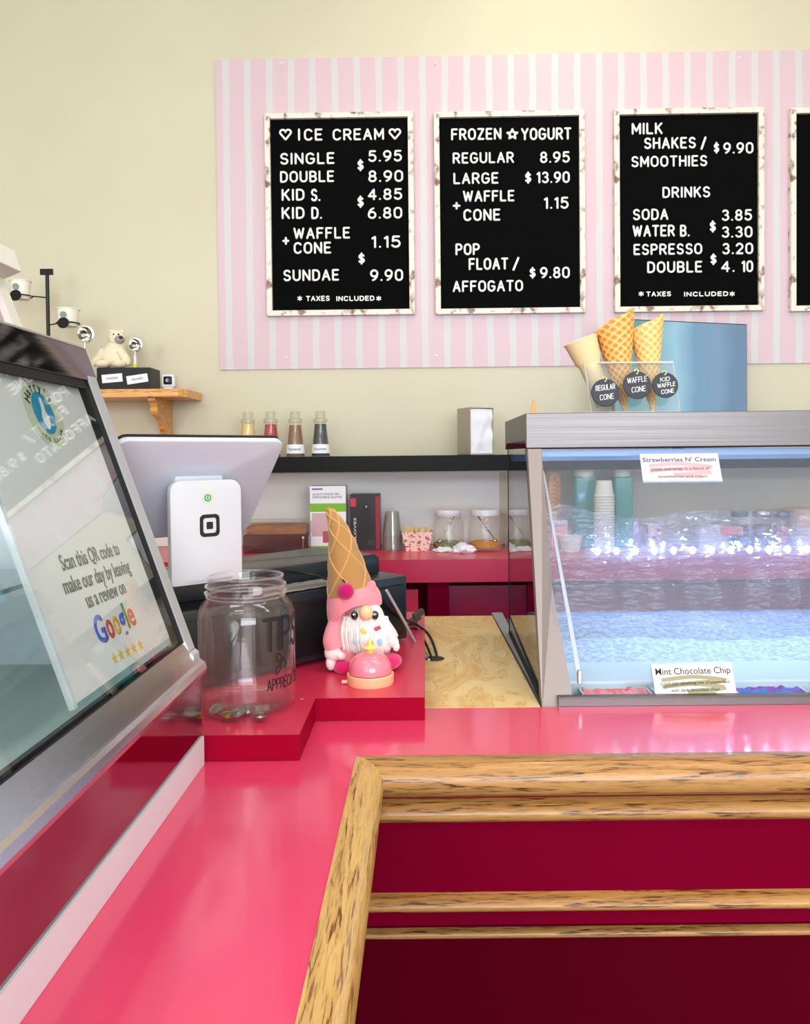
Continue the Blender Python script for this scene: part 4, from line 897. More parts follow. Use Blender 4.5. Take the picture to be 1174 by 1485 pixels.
for pts in ([(155, 507), (147, 518), (140, 529)], [(178, 508), (186, 518), (190, 529)]):
    bm = BM(); tube(bm, smooth_path([bp(x, y, -.03) for x, y in pts], 5), [6*s]*8 + [5.5*s, 4*s, 3*s], 14); part('arm', bm, M_bear, t, True)
for px in (156, 180):
    bm = BM(); ball(bm, bp(px, 527.5, -.045), (10*s, 12*s, 6*s)); part('leg', bm, M_bear, t, True)
# scoops
def scoop(px, py, rpx, d, pb, label, band=None):
    s = d/F; c = W(px, py, d); zb = band; t = thing('ice_cream_scoop', label, 'scoop', (c.x, c.y, zb), group='ice cream scoops on the wooden shelf'); hz = c.z-zb
    mm = Matrix.Rotation(radians(97), 3, 'X')
    r = rpx*s
    bm = BM(); lathe(bm, [(r*.16, r*.62), (r*.42, r*.5), (r*.72, r*.18), (r*.8, 0), (r*.99, -.012*0 + r*.02), (r, r*.1), (r*.86, r*.42), (r*.5, r*.72), (0, r*.8)], 32, (0, 0, hz), Matrix.Rotation(radians(-84), 3, 'X'), caps=False); part('bowl', bm, M_chrome, t, True)
    bm = BM(); tube(bm, [(0, 0, 0), (0, .0, hz*.55)], .0062, 12); part('handle', bm, M_white if py > 490 else M_drawer, t, True)
    bm = BM(); tube(bm, [(0, 0, hz*.5), (0, .0, hz-r*.95)], .0032, 10); part('shank', bm, M_chrome, t, True)
    return t
t = scoop(195.5, 500, 10.5, 2.985, 534, 'silver ice cream scoop standing upright right of the plush bear', band=za+hb)
bm = BM(); lathe(bm, [(.009, 0), (.0095, .012), (.007, .015)], 16); part('yellow_collar', bm, mat('yellow_collar', (214, 200, 70), .5), t, True)
scoop(123, 484.5, 13, 2.90, 540, 'larger silver scoop with dark handle left of the plush bear', band=za)
# wifi camera
a = W(244, 558, 2.97); s = 2.97/F
t = thing('cube_camera', 'small white cube camera at the right end of the wooden shelf', 'camera', (a.x, 2.985, za))
bm = BM(); bounds(bm, (-9.5*s, -.02, .008), (9.5*s, .02, .008+19*s), .006); part('body', bm, M_white, t, 40)
bm = BM(); bounds(bm, (-6*s, -.0215, .008+4*s), (6*s, -.019, .008+15.5*s), .004); f = part('face', bm, M_black, t, 40)
bm = BM(); lathe(bm, [(3.2*s, 0), (3.2*s, .0015), (2.2*s, .001), (0, .0018)], 20, (0, -.0215, .008+10*s), Matrix.Rotation(pi/2, 3, 'X')); part('lens', bm, mat('blue_black_lens', (24, 34, 60), .1, coat=1), f, True)
bm = BM(); bounds(bm, (-7*s, -.016, 0), (7*s, .016, .009), .002); part('foot', bm, M_white, t)
# cup stand
d = 3.0; s = d/F; q = W(70, 480, d); zt = W(69, 395, d).z
t = thing('cup_stand', 'black pole stand holding paper cups on two side arms', 'stand', (q.x, d, za))
h = zt-za
bm = BM(); lathe(bm, [(0, 0), (.06, 0), (.06, .006), (0, .008)], 32); part('base', bm, M_blackM, t)
bm = BM(); tube(bm, [(0, 0, .004), (0, 0, h)], 2.6*s, 12); part('pole', bm, M_blackM, t, True)
bm = BM(); bounds(bm, (-9*s, -.008, h-4*s), (9*s, .0, h+4.5*s)); part('sign_plate', bm, M_black, t)
def arm(px, py, sd):
    c = W(px, py, d) - Vector((q.x, d, za)); c.y = -.03; r = .040
    bm = BM(); tube(bm, [(0, 0, c.z), (c.x - sd*r, -.03, c.z)], .0025, 8); tube(bm, [c + Vector((r*cos(2*pi*k/28), r*sin(2*pi*k/28), 0)) for k in range(28)], .0025, 8, True); part('arm', bm, M_blackM, t, True); return c + Vector((q.x, d, za))
def paper_cup(bm, r0, r1, h, th=.0015):
    lathe(bm, [(0, .003), (r0, .003), (r0, 0), (r0+.0008, 0), (r1, h), (r1+.003, h), (r1+.003, h+.003), (r1-.001, h+.003), (r1-th, h-.002), (r0-th, .005), (0, .005)], 36, caps=False)
def sized_cup(px, py, d, r0, r1, h, label, badge):
    c = arm(px, py, -1 if px < 70 else 1); c.z -= .012
    tt = thing('paper_cup', label, 'cup', c, group='paper cups on the black stand')
    bm = BM(); paper_cup(bm, r0, r1, h); part('cup', bm, mat('cup_paper', (240, 238, 226), .55), tt, True)
    bm = BM(); lathe(bm, [(0, 0), (.012, 0), (.012, .0008), (0, .0008)], 24, (0, -(r0+(r1-r0)*.62)-.0026, h*.62), Matrix.Rotation(radians(98), 3, 'X')); part('printed_badge', bm, mat('grey_blue_print', (130, 150, 150), .6), tt)
    bm = BM(); vs = lathe(bm, [(0, 0), (.021, 0), (.021, .002), (0, .002)], 28, (0, -r0-.009, h*.12), Matrix.Rotation(radians(80), 3, 'X')); part('oval_tag', bm, M_black, tt)
sized_cup(36, 432, d, .029, .036, .066, 'paper cup with black tag held by the left arm of stand', 0)
sized_cup(104, 471, d, .031, .040, .062, 'paper cup with black tag held by the right arm of stand', 0)

# ================================================================== black shelf: sauce bottles and napkin dispenser
d = 3.0; s = d/F
M_clear = glass('clear_plastic', (248, 250, 248), .8, .05, haze=.10)
for (px, c, lv, lbl, txt) in ((360, (240, 208, 130), .95, 'sauce bottle with pale yellow syrup on the black shelf', None), (393, (178, 16, 52), .93, 'sauce bottle with red syrup on the black shelf', None), (428.5, (134, 92, 64), .90, 'sauce bottle with brown caramel syrup on the black shelf', 'Caramel'), (465, (34, 34, 44), .93, 'sauce bottle with black chocolate syrup on the black shelf', 'Chocolate')):
    q = W(px, 661, d); H = .171; pr = [(0, 0), (.0335, 0), (.035, .004), (.0335, .025), (.030, .055), (.026, .09), (.0235, .115), (.0255, .128), (.0255, .132)]
    t = thing('sauce_bottle', lbl, 'bottle', (q.x, d, ZS), group='sauce bottles on the black shelf')
    bm = BM(); lathe(bm, pr + [(.0225, .134), (0, .134)], 36); part('bottle', bm, M_clear, t, True)
    top = .132*lv; pin = [(max(0, r-.0016), max(z, .0016)) for r, z in pr if z < top]; bm = BM(); lathe(bm, pin + [(pin[-1][0]*.97, top), (0, top)], 36); part('syrup', bm, mat('syrup_%d' % px, c, .25), t, True)
    bm = BM(); lathe(bm, [(.0262, .130), (.0262, .141), (.022, .145), (.0185, .146), (.0185, .168), (.016, .171), (0, .171)], 32); part('cap', bm, glass('frosted_cap', (240, 240, 230), .6, .2, haze=.45, hazec=(240, 238, 222)), t, True)
    bm = BM(); lathe(bm, [(.0348, .012), (.0312, .046), (.0318, .046), (.0354, .012)], 40, caps=False); lb = part('label', bm, M_paper, t, True)
    if txt:
        def pl(u, v, w): return Vector((.0345*sin(u/.0345), -.0352*cos(u/.0345)-.001+v*.08, .024+v))
        part('lettering', fit_text(txt, (-.024, 0), (.026, .001), .009, pl, .0003), M_dk, lb)
q0 = W(664, 661, 2.955)
t = thing('napkin_dispenser', 'steel napkin dispenser full of white napkins on the black shelf', 'napkin dispenser', (W(690, 661, 2.95).x, 2.975, ZS), (0, 0, radians(24)))
w, dp, h = .098, .105, .172
bm = BM(); bounds(bm, (-w/2, -dp/2, .0), (-w/2+.002, dp/2, h)); bounds(bm, (w/2-.002, -dp/2, 0), (w/2, dp/2, h)); bounds(bm, (-w/2, -dp/2, h), (w/2, dp/2, h+.003)); bounds(bm, (-w/2, -dp/2, -.0), (w/2, dp/2, .004)); bounds(bm, (-w/2, dp/2-.002, 0), (w/2, dp/2, h)); bounds(bm, (-w/2-.0005, -.012, h*.48), (-w/2, .012, h*.62)); part('housing', bm, mat('dispenser_steel', (176, 170, 154), .4, .35), t)
bm = BM(); bounds(bm, (-w/2+.0025, -dp/2+.014, .005), (w/2-.0025, dp/2-.003, h-.002)); 
bmesh.ops.subdivide_edges(bm, edges=bm.edges[:], cuts=9, use_grid_fill=True)
for v in bm.verts:
    if v.co.y < -dp/2+.015: v.co.y += -.008 + .010*MN.noise((v.co.x*30, v.co.z*26, 3)) + .004*MN.noise((v.co.x*80, v.co.z*60, 8))
part('napkin_block', bm, M_paper, t, True)

# ================================================================== things on the back counter
d = 2.97; s = d/F
# gloves box
def upright_box(px0, px1, ptop, d, depth, name, label, cat, m, face):
    a, b = W(px0, 797, d), W(px1, 797, d); w = b.x-a.x; h = W(px0, ptop, d).z - ZB
    t = thing(name, label, cat, ((a.x+b.x)/2, d, ZB)); bm = BM(); bounds(bm, (-w/2, 0, 0), (w/2, depth, h), .001); part('carton', bm, m, t); face(t, w, h); return t
def panel(t, w, h, x0, x1, y0, y1, m, nm='printed_band', o=.0006):
    bm = BM(); bounds(bm, ((x0-.5)*w, -o, y0*h), ((x1-.5)*w, -.0001, y1*h)); return part(nm, bm, m, t)
M_green = mat('lime_green_print', (120, 184, 40), .5)
def gf(t, w, h):
    panel(t, w, h, 0, 1, .60, .73, M_green); panel(t, w, h, .0, 1, .0, .07, M_green); panel(t, w, h, .05, .7, .22, .58, mat('lilac_photo', (206, 178, 186), .6), 'printed_picture'); panel(t, w, h, .35, .62, .12, .30, mat('rosy_photo', (170, 90, 96), .6), 'printed_picture', .0009)
    for v, tx, hh, x1 in ((.81, 'DISPOSABLE GLOVES', .038, .9), (.86, 'QUALITY POWDER FREE', .030, .82)): part('printed_line', fit_text(tx, ((-.42)*w, v*h), ((x1-.5)*w, v*h), hh*h, lambda a, b, c: Vector((a, -.0004-c, b)), .0003), M_textgrey, t)
    panel(t, w, h, .06, .36, .94, .965, mat('violet_print', (110, 100, 160), .6))
upright_box(450, 502, 705, d, .075, 'glove_carton', 'white and green carton of disposable gloves on back counter', 'carton', M_paper, gf)
def bf(t, w, h):
    panel(t, w, h, .86, 1, .02, .96, mat('dark_red_print', (150, 22, 44), .5)); panel(t, w, h, .02, .20, .78, .93, mat('rose_print', (190, 50, 76), .5)); panel(t, w, h, .34, .66, .25, .80, M_blackM, 'printed_picture')
    bm = BM(); lathe(bm, [(0, 0), (.003, 0), (.003, .0008), (0, .0008)], 12, ((.55-.5)*w, -.001, .78*h), Matrix.Rotation(pi/2, 3, 'X')); part('printed_dot', bm, M_paper, t)
    for v in (.10, .13, .16): panel(t, w, h, .6, .82, v, v+.012, M_textgrey)
    part('printed_line', fit_text('GLOVES', (-.30*w, .12*h), (-.30*w, .58*h), .085*h*.5, lambda a, b, c: Vector((a, -.0004-c, b)), .0003), M_paper, t)
upright_box(508, 551, 717, d, .08, 'black_carton', 'black and dark red upright carton on back counter', 'carton', mat('black_card', (24, 16, 18), .4), bf)
# acrylic box with wooden-brown contents
a, b = W(352, 800, 2.90), W(447, 800, 2.90); w = b.x-a.x; h = W(400, 757, 2.90).z - ZB
t = thing('clear_lidded_box', 'clear plastic box with brown wafers under its lid on back counter', 'box', ((a.x+b.x)/2, 2.90, ZB))
bm = BM(); bounds(bm, (-w/2, 0, 0), (w/2, .16, h*.58), .003); part('tray', bm, glass('smoky_plastic', (206, 186, 190), .8, .05, haze=.35, hazec=(150, 112, 116)), t)
bm = BM(); bounds(bm, (-w/2-.003, -.003, h*.58), (w/2+.003, .163, h), .004); part('lid', bm, glass('clear_lid', (232, 226, 218), .8, .03, haze=.12), t)
bm = BM(); bounds(bm, (-w/2+.012, .012, h*.585), (w/2-.012, .15, h*.86), .003); part('wafers', bm, noise_col(mat('wafer_brown', (190, 132, 70), .7), (160, 104, 50), (20, 20, 90)), t)
bm = BM(); tube(bm, [(w*.44, -.03, 0), (w*.44, -.03, h*.42), (w*.44, -.03, h*.55)], [.0015, .0015, .0008], 8); ball(bm, (w*.44, -.03, h*.5), (.006, .006, .008)); part('spike', bm, M_chrome, t, True)
# nested clear cups: each cup an object
def cup_stack(px, pyb, pyt, d, rb, rt, n, m, label, name, grp, up=False, hc=.10):
    q = W(px, pyb, d); H = W(px, pyt, d).z - ZB; step = (H-hc)/max(1, n-1)
    first = None
    for k in range(n):
        z = ZB + step*k + .0005
        if first is None:
            bm = BM()
            if up: paper_cup(bm, rb, rt, hc-.003)
            else: lathe(bm, [(rt+.003, 0), (rt+.003, .004), (rt, .005), (rb, hc-.002), (rb-.003, hc), (0, hc), (0, hc-.0015), (rb-.004, hc-.0015), (rt-.0012, .002)], 36, caps=False)
            first = solo(name, bm, m, label, 'cup', (q.x, d, z), group=grp, smooth=35)
        else: dup(first, (q.x, d, z))
    return first
M_cup = glass('silvery_clear_cup', (244, 246, 244), 1.6, .06, haze=.26, hazec=(226, 226, 220))
cup_stack(569, 797, 741, d, .026, .036, 7, M_cup, 'clear plastic cup nested upside down in a stack beside the black carton', 'clear_cup', 'stack of clear cups by the black carton', hc=.095)
q = W(577, 765, 2.93); 
cup_stack(747.5, 797, 741, d, .026, .034, 6, M_cup, 'clear plastic cup nested upside down in a stack seen through freezer side glass', 'clear_cup', 'stack of clear cups behind the side glass', hc=.095)
# basket of wooden spoons
q = W(605, 796, 2.95); t = thing('paper_basket', 'small pale pink patterned paper basket of wooden sticks', 'basket', (q.x, 2.95, ZB))
M_bask = mat('printed_basket', (246, 222, 206), .6); noise_col(M_bask, (196, 96, 100), (90, 90, 90), (.56, .60), 2)
bm = BM(); r0, r1, hh = .040, .056, .070
vb = [bm.verts.new((x*r0, y*r0*.75, 0)) for x, y in ((-1, -1), (1, -1), (1, 1), (-1, 1))]; vt = []
for (p, q2) in (((-1, -1), (1, -1)), ((1, -1), (1, 1)), ((1, 1), (-1, 1)), ((-1, 1), (-1, -1))):
    for k in range(8): f = k/8; vt.append(bm.verts.new(((p[0]+(q2[0]-p[0])*f)*r1, (p[1]+(q2[1]-p[1])*f)*r1*.75, hh + (.004 if k % 2 else 0))))
for i in range(4):
    for k in range(8): 
        A_, B_ = vt[i*8+k], vt[(i*8+k+1) % 32]; bm.faces.new((vb[i], A_, B_)) 
    bm.faces.new((vb[i], vt[((i+1)*8) % 32], vb[(i+1) % 4]))
bm.faces.new(vb[::-1])
bas = part('basket', bm, M_bask, t); bas.modifiers.new('wall', 'SOLIDIFY').thickness = -.0012
M_stick = mat('birch_stick', (230, 200, 140), .6); random.seed(11); first = None
for k in range(22):
    x, y = random.uniform(-.036, .036), random.uniform(-.022, .022); L2 = random.uniform(.074, .088)
    if first is None:
        bm = BM(); bounds(bm, (-.0045, -.001, .0), (.0045, .001, .084), .0008); first = solo('wooden_stick', bm, M_stick, 'flat wooden tasting stick standing in the pink paper basket', 'stick', (q.x+x, 2.95+y, ZB+.004), (random.uniform(-.12, .12), x*4, random.uniform(-.8, .8)), 'wooden sticks in the paper basket')
    else: dup(first, (q.x+x, 2.95+y, ZB+.004), (random.uniform(-.12, .12), x*4 + random.uniform(-.15, .15), random.uniform(-.8, .8)))
# candy jars
def candy_jar(px, r, H, d, cm, lbl, slbl, clbl, lean, c2):
    q = W(px, 797, d); t = thing('candy_jar', lbl, 'jar', (q.x, d, ZB), group='lidded topping jars on the back counter')
    bm = BM(); lathe(bm, [(0, .001), (r*.9, .001), (r, .008), (r, H*.66), (r*.93, H*.76), (r*.80, H*.82), (r*.80, H*.86), (r*.77, H*.86), (r*.77, H*.81), (r*.95, H*.65), (r*.95, .012), (0, .008)], 44, caps=False); part('jar_body', bm, M_jar2, t, 50)
    bm = BM(); lathe(bm, [(r*.83, H*.85), (r*.85, H*.86), (r*.85, H*.97), (r*.82, H), (0, H)], 40); part('lid', bm, M_white, t, 40)
    bm = BM(); lathe(bm, [(0, 0), (r*.92, 0), (r*.93, .006), (r*.93, .014), (r*.6, .022), (0, .024)], 40)
    for v in bm.verts:
        if v.co.z > .01: v.co.z += .004*MN.noise((v.co.x*90, v.co.y*90, px))
    so = solo('candy_topping', bm, noise_col(mat('topping_%d' % px, cm, .5), c2, (160, 160, 160), (.45, .55), 2, bump=.8, dist=.004), clbl, 'topping', (q.x, d, ZB+.010), smooth=True); so['kind'] = 'stuff'
    sp = thing('spoon', slbl, 'spoon', (q.x - lean*r*.55, d-.02, ZB+.03)); bm = BM(); tube(bm, [(0, 0, .008), (lean*r*1.0, .02, H*.66)], .0028, 8); part('handle', bm, M_chrome, sp, True)
    bm = BM(); ball(bm, (0, 0, .004), (.011, .011, .007)); part('bowl', bm, M_chrome, sp, True)
M_jar2 = glass('topping_jar_glass', (254, 254, 253), .9, .02, ior=1.42, haze=.02)
candy_jar(650, .060, .149, 2.96, (110, 128, 60), 'lidded glass jar of green topping on the back counter', 'silver spoon leaning in the jar of green topping', 'green chopped topping in the left lidded jar', 1, (150, 150, 90))
candy_jar(703, .064, .149, 2.96, (206, 130, 40), 'lidded glass jar of orange topping beside the green topping jar', 'silver spoon leaning in the jar of orange topping', 'orange crumbly topping in the right lidded jar', -1, (226, 160, 70))
# crumpled napkins
def crumple(px, py, d, sx, sy, sz, label, seed):
    q = WZ(px, py, ZB); bm = BM(); bmesh.ops.create_icosphere(bm, subdivisions=4, radius=1)
    for v in bm.verts:
        n = 1 + .35*MN.noise(v.co*1.6 + Vector((seed, 0, 0))) + .18*MN.noise(v.co*4 + Vector((0, seed, 0))); v.co = Vector((v.co.x*sx*n, v.co.y*sy*n, max(0, v.co.z*sz*n + sz*.5)))
    solo('crumpled_napkin', bm, M_paper, label, 'napkin', (q.x, q.y, ZB+.0005), smooth=25)
crumple(672, 801, 2.85, .042, .03, .022, 'larger crumpled white napkin in front of the topping jars', 1.3)
crumple(643, 800, 2.86, .034, .02, .011, 'flatter crumpled white napkin left of the larger crumple', 7.7)

# seen through the freezer glass, on the back counter
d = 2.97; s = d/F
def cone_stack():
    q = W(803, 797, d); H0 = ZB; first = None
    M_wc = noise_col(mat('waffle_brown', (206, 160, 110), .75), (168, 118, 72), (60, 60, 60), (.4, .6), 3, bump=.6, dist=.004)
    for k in range(16):
        z = ZB + .0005 + k*.0155
        if first is None:
            bm = BM(); lathe(bm, [(.036, 0), (.0375, .002), (.036, .010), (.0275, .09), (.024, .102), (0, .104), (0, .1025), (.023, .100), (.0345, .004)], 28, caps=False); first = solo('nested_cone', bm, M_wc, 'brown cake cone nested in the tall stack behind freezer glass', 'cone', (q.x, d+.03, z), group='tall stack of cones behind the freezer glass', smooth=30)
        else: dup(first, (q.x + .0015*sin(k*2.2), d+.03, z))
cone_stack()
M_teal = glass('teal_plastic', (150, 225, 215), .8, .08, haze=.7, hazec=(105, 222, 208))
for px, lb in ((850, 'left teal plastic cup dispenser tube behind the freezer glass'), (905, 'right teal plastic cup dispenser tube behind the freezer glass')):
    q = W(px, 797, d); w = 15*s if px < 900 else 13*s; h = W(px, 691, d).z - ZB
    t = thing('cup_dispenser', lb, 'dispenser', (q.x, d+.035, ZB)); bm = BM(); bounds(bm, (-w, -.035, 0), (w, .035, h), .006); part('sleeve', bm, M_teal, t)
    bm = BM(); lathe(bm, [(w*.8, h-.02), (w*.95, h), (w*.98, h+.02), (w*.98, h+.026), (0, h+.028)], 32); part('cup_lip', bm, MATS['cup_paper'], t, True)
cup_stack(876, 797, 697, 2.90, .027, .0345, 20, MATS['cup_paper'], 'white paper cup nested in the tall stack between teal dispensers', 'stacked_paper_cup', 'tall stack of white paper cups', hc=.058)
q = W(827, 800, 2.88); t = thing('paper_tub', 'single white paper tub on the back counter behind freezer glass', 'cup', (q.x, 2.88, ZB)); bm = BM(); paper_cup(bm, .032, .041, .052); part('cup', bm, MATS['cup_paper'], t, True)
q = W(811, 779, 2.93); t = thing('pink_cup_box', 'small pink box with white lid behind the white paper tub', 'box', (q.x, 2.95, ZB)); bm = BM(); bounds(bm, (-.03, -.025, 0), (.03, .025, .09), .002); part('box', bm, mat('soft_pink_card', (240, 160, 172), .5), t); bm = BM(); bounds(bm, (-.031, -.026, .09), (.031, .026, .105), .002); part('lid', bm, M_white, t)
q = W(947, 797, d); t = thing('patterned_cup', 'small pale patterned cup behind the row of freezer lamps', 'cup', (q.x, d, ZB)); bm = BM(); paper_cup(bm, .024, .03, .088); part('cup', bm, noise_col(mat('pale_patterned_paper', (226, 206, 220), .6), (190, 120, 140), (50, 50, 50), (.56, .62)), t, True)
q = W(925, 797, d); t = thing('lilac_pouch', 'crumpled lilac pouch standing beside the pale patterned cup', 'pouch', (q.x, d+.03, ZB)); bm = BM(); bmesh.ops.create_icosphere(bm, subdivisions=4, radius=1)
for v in bm.verts: n = 1 + .2*MN.noise(v.co*3); v.co = Vector((v.co.x*.03*n*(1-.3*v.co.z), v.co.y*.02*n, (v.co.z*n+1)*.05))
for v in bm.verts: v.co.z = max(0, v.co.z)
part('pouch', bm, mat('lilac_foil', (190, 176, 206), .35, .3), t, True)
def lid_jar(px, w, ptop, body, label, lidm, lidc):
    q = W(px, 797, d); H = W(px, ptop, d).z-ZB; r = w*s/2; t = thing('topping_jar', label, 'jar', (q.x, d, ZB), group='small topping jars behind the freezer lamps')
    bm = BM(); lathe(bm, [(0, 0), (r*.92, 0), (r, .006), (r, H*.72), (r*.82, H*.82), (r*.82, H*.86), (0, H*.86)], 36); part('jar_body', bm, M_jar2, t, 50)
    bm = BM(); lathe(bm, [(0, .003), (r*.93, .003), (r*.95, .01), (r*.95, H*.6), (0, H*.62)], 32); part('contents', bm, noise_col(mat('contents_%d' % px, body, .6), tuple(max(0, c-50) for c in body), (90, 90, 90)), t, True)
    bm = BM(); lathe(bm, [(r*.9, H*.84), (r*.92, H*.85), (r*.92, H*.98), (r*.88, H), (0, H)], 36); part('lid', bm, lidm, t, 40)
lid_jar(1072, 26, 741, (50, 60, 88), 'dark blue topping jar leftmost of the small jars behind freezer lamps', M_drawer, 0)
lid_jar(1104, 28, 741, (150, 120, 120), 'brownish topping jar with silver lid between two other small jars', M_chrome, 0)
lid_jar(1133, 24, 742, (206, 110, 140), 'pink topping jar with dark silver lid behind the freezer lamps', M_steel, 0)
q = W(1170, 797, d); t = thing('beige_tub', 'wide beige lidded tub right of the small topping jars', 'tub', (q.x, d+.03, ZB)); bm = BM(); lathe(bm, [(0, 0), (.055, 0), (.058, .07), (0, .07)], 36); part('tub', bm, mat('pale_lilac_plastic', (206, 200, 214), .4), t, 40); bm = BM(); lathe(bm, [(.06, .07), (.062, .10), (.062, .138), (0, .14)], 36); part('lid', bm, mat('beige_plastic', (214, 186, 166), .4), t, 40)
q = W(1038, 797, 2.92); t = thing('sprinkle_packet', 'flat coral and white packet lying in front of small jars', 'packet', (q.x, 2.92, ZB)); bm = BM(); bounds(bm, (-.075, -.04, 0), (.03, .04, .085), .006); part('packet', bm, mat('grey_lilac_card', (190, 186, 200), .6), t); bm = BM(); bounds(bm, (.0, -.045, .05), (.085, .03, .082), .008); part('coral_sachet', bm, mat('coral_print', (226, 140, 134), .6), t)

# ================================================================== on top of the freezer
ZH = hz1
# acrylic cone holder
dC = 1.75; s = dC/F
a, b = W(857, 597, dC-.05), W(985, 597, dC-.05); a2, b2 = W(847, 526, dC-.02), W(975, 526, dC-.02)
t = thing('cone_holder', 'clear acrylic cone holder on top of the freezer', 'cone holder', ((a.x+b.x)/2, dC, ZH))
bm = BM(); quadslab(bm, [Vector((a.x, dC-.05, ZH+.001)), Vector((b.x, dC-.05, ZH+.001)), Vector((b2.x, dC-.02, a2.z)), Vector((a2.x, dC-.02, a2.z))], (0, .003, 0)); part('front_panel', bm, M_acr, t, eye=True)
bm = BM(); bounds(bm, (a.x-.015, dC-.055, ZH+.0005), (b.x+.003, dC+.07, ZH+.0035)); part('base', bm, M_acr, t, eye=True)
bm = BM()
for p, q in ((a, a2), (b, b2)): tube(bm, [Vector((p.x, dC-.051, ZH+.003)), Vector((q.x, dC-.021, a2.z))], .0014, 6)
tube(bm, [Vector((a2.x, dC-.021, a2.z)), Vector((b2.x, dC-.021, b2.z))], .0018, 6); tube(bm, [Vector((a2.x, dC+.05, a2.z)), Vector((b2.x, dC+.05, b2.z))], .0012, 6); tube(bm, [Vector((a.x-.015, dC-.055, ZH+.002)), Vector((b.x, dC-.055, ZH+.002))], .0018, 6)
part('bright_edge', bm, M_acredge, t, eye=True)
bm = BM(); bounds(bm, (a2.x, dC-.02, a2.z-.0015), (b2.x, dC+.05, a2.z+.0015)); part('top_plate', bm, M_acr, t, eye=True)
M_waf = mat('waffle_gold', (244, 198, 122), .6); M_waf2 = mat('waffle_pale', (248, 212, 146), .6); M_cake = mat('cake_cone', (248, 222, 172), .65)
def waffle(px0, px1, ptop, pbot, tipx, m, label, seed, d=dC+.012, dark=(196, 120, 42)):
    """rolled waffle cone with a raised grid and a slanted wrapped rim"""
    s = d/F; tip = W(tipx, 588, d); tip.z = ZH+.006; topc = W((px0+px1)/2, (ptop+pbot)/2, d); r = (px1-px0)/2*s; ax = topc-tip; L_ = ax.length; nz2, na = 80, 108
    N, Lk, bb = nodes(m)
    bm = BM(); rows = []; crisp = []
    axn = ax.normalized(); X = Vector((0, 1, 0)).cross(axn).normalized(); Y = axn.cross(X); cut = (pbot-ptop)/2*s
    for j in range(nz2+1):
        f = j/nz2; row = []
        for i in range(na):
            a = 2*pi*i/na; rim = L_ + cut*(sin(a*1 + (.0 if seed == 1 else .0)) if False else (cos(a)*.9 + .12*sin(3*a+seed))); h = rim*f
            u = a*10/(2*pi)*1.0; v = h/.0085; g1 = abs(((u+v*.5) % 1)-.5)*2; g2 = abs(((u-v*.5) % 1)-.5)*2; ridge = max(g1, g2)**5
            rr = (.004 + r*min(1, (h/L_))**.9) + .0024*ridge*min(1, f*3); row.append(bm.verts.new(tip + axn*h + X*cos(a)*rr + Y*sin(a)*rr)); crisp.append(ridge)
        rows.append(row)
    for A_, B_ in zip(rows, rows[1:]):
        for i in range(na): bm.faces.new((A_[i], A_[(i+1) % na], B_[(i+1) % na], B_[i]))
    bm.faces.new(rows[0][::-1])
    inner = [bm.verts.new(tip + (v.co-tip)*1.0 + (topc + axn*((v.co-topc).dot(axn)) - v.co)*.09) for v in rows[-1]]
    base = [bm.verts.new(tip + axn*L_*.35 + (v.co - topc - axn*((v.co-topc).dot(axn)))*.3) for v in rows[-1]]
    for i in range(na): bm.faces.new((rows[-1][i], rows[-1][(i+1) % na], inner[(i+1) % na], inner[i])); bm.faces.new((inner[i], inner[(i+1) % na], base[(i+1) % na], base[i]))
    for v in bm.verts: v.co -= tip
    nv = len(bm.verts); o = solo('waffle_cone', bm, m, label, 'cone', tip, smooth=True); ca = o.data.attributes.new('crisp', 'FLOAT', 'POINT')
    for i in range(nv): ca.data[i].value = crisp[i] if i < len(crisp) else .6
def pits(m, c2):
    N, L, b = nodes(m); at = N.new('ShaderNodeAttribute'); at.attribute_name = 'crisp'; rp = N.new('ShaderNodeValToRGB'); rp.color_ramp.elements[0].position = .04; rp.color_ramp.elements[0].color = lin(c2); rp.color_ramp.elements[1].position = .45; rp.color_ramp.elements[1].color = b.inputs['Base Color'].default_value
    L.new(at.outputs['Fac'], rp.inputs[0]); L.new(rp.outputs[0], b.inputs['Base Color'])
pits(M_waf, (214, 138, 52)); pits(M_waf2, (234, 176, 92))
waffle(862, 915, 452, 478, 906, M_waf, 'large golden waffle cone in the middle of the holder', 1)
waffle(914, 957, 458, 480, 946, M_waf2, 'smaller pale waffle cone at the right of the holder', 2)
tip = W(876, 590, dC); tip.z = ZH+.02; top = W(841, 493, dC); ax = (top-tip); q = ax.to_track_quat('Z', 'Y').to_matrix(); L_ = ax.length
bm = BM(); lathe(bm, [(0, 0), (.016, 0), (.017, .004), (.0235, L_*.62), (.026, L_*.64), (.0275, L_*.67), (.029, L_*.68), (.0365, L_*.97), (.0385, L_*.985), (.0385, L_), (.036, L_), (.034, L_*.96), (.024, L_*.62), (0, L_*.55)], 40, (0, 0, 0), q, caps=False)
solo('cake_cone', bm, M_cake, 'plain pale cake cone leaning left in the holder', 'cone', tip, smooth=40)
M_slate = mat('slate_tag', (38, 44, 52), .6); M_chalk = mat('chalk_white', (214, 218, 220), .8); M_twine = mat('straw_twine', (226, 210, 150), .8)
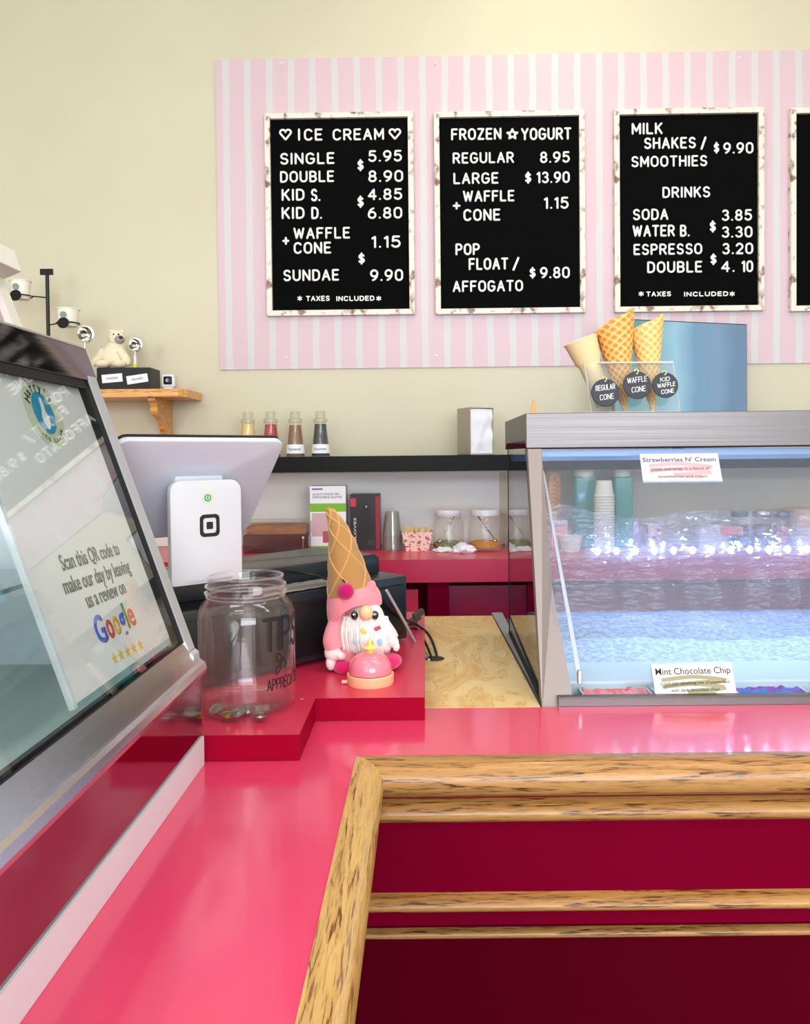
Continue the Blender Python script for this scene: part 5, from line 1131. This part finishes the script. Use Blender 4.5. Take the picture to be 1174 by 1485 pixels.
for (px, py, r, lines, lb) in ((877.5, 569.5, 20.5, ('REGULAR', 'CONE'), 'round slate tag reading regular cone hanging on the holder'), (923.5, 558.5, 20.5, ('WAFFLE', 'CONE'), 'round slate tag reading waffle cone hanging on the holder'), (964, 558.5, 18.8, ('KID', 'WAFFLE', 'CONE'), 'round slate tag reading kid waffle cone hanging on the holder')):
    d = 1.685; c = W(px, py, d); r *= d/F; t = thing('slate_tag', lb, 'tag', c, (radians(-8), 0, 0), 'round slate tags on the cone holder')
    bm = BM(); lathe(bm, [(0, -.0015), (r-.001, -.0015), (r, -.0005), (r, .0005), (r-.001, .0015), (0, .0015)], 40, (0, 0, 0), Matrix.Rotation(pi/2, 3, 'X')); part('disc', bm, M_slate, t, 40)
    n = len(lines)
    for k, tx in enumerate(lines):
        ss, tw = strokes(tx, .26); h = r*(.36 if n == 2 else .30); ww = r*(1.35 if len(tx) > 5 else .95 if len(tx) > 3 else .7); v0 = (r*.12 - k*r*.66) if n == 2 else (r*.26 - k*r*.48); bm = BM()
        for st in ss: ribbon(bm, [(p[0]*ww/tw, p[1]*h) for p in st], .00075, lambda u, v, w: Vector((-ww/2+u + k*r*.08, -.0017-w*.3, v0+v+u*.12)), 5, .4)
        part('chalk_line', bm, M_chalk, t)
    bm = BM(); tube(bm, smooth_path([(0, -.002, r*.78), (.003, -.003, r*1.0), (.001, .012, r*1.25), (-.003, .004, r*1.0), (0, -.002, r*.78)], 4), .0012, 6); part('twine', bm, M_twine, t, True)
# wooden wedge
q = W(771, 600, 1.98); q.z = ZH; bm = BM(); prism(bm, [(-.008, 0), (.010, 0), (.008, .047), (.004, .052)], -.004, .004, 'y', .001)
solo('wooden_wedge', bm, mat('amber_wood', (232, 178, 86), .5), 'small pointed wooden wedge on the freezer corner', 'wedge', q)
# monitor standing on the black shelf
a = W(890, 459, 2.84); b = W(1083, 470, 3.0); zl = ZS+.05
yaw = atan2(b.y-a.y, b.x-a.x); w = (Vector((b.x, b.y, 0))-Vector((a.x, a.y, 0))).length; h = b.z-zl
t = thing('monitor', 'thin wide screen with painted soft blue reflections behind the waffle cones', 'monitor', (a.x, a.y, ZS), (0, 0, yaw))
bm = BM(); bounds(bm, (0, 0, .05), (w, .02, .05+h), .003); part('housing', bm, M_drawer, t)
M_scr = mat('painted_reflection_screen', (40, 60, 80), .25); N, L, bb = nodes(M_scr); tc = N.new('ShaderNodeTexCoord'); sp = N.new('ShaderNodeSeparateXYZ'); L.new(tc.outputs['Object'], sp.inputs[0]); nz = N.new('ShaderNodeTexNoise'); nz.inputs['Scale'].default_value = 3; L.new(tc.outputs['Object'], nz.inputs[0])
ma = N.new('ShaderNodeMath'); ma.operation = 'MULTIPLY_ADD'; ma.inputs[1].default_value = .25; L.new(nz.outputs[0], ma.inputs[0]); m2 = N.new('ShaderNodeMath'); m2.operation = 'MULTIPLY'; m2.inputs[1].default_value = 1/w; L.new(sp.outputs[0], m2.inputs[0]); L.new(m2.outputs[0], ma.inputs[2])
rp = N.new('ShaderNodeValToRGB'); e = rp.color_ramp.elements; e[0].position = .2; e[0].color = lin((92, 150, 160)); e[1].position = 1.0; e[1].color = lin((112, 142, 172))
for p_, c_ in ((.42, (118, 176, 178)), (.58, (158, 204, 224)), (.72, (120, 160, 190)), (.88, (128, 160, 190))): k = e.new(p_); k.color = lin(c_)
L.new(ma.outputs[0], rp.inputs[0]); L.new(rp.outputs[0], bb.inputs['Emission Color']); bb.inputs['Emission Strength'].default_value = 1.0; bb.inputs['Base Color'].default_value = (.01, .012, .014, 1)  # daylight reflections on the screen, put in as an emissive colour gradient
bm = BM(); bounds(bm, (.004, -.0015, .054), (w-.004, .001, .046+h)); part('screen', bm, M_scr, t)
bm = BM(); bounds(bm, (w/2-.11, -.03, 0), (w/2+.11, .07, .008), .003); bounds(bm, (w/2-.02, .02, .005), (w/2+.02, .035, .15)); part('stand', bm, M_drawer, t)
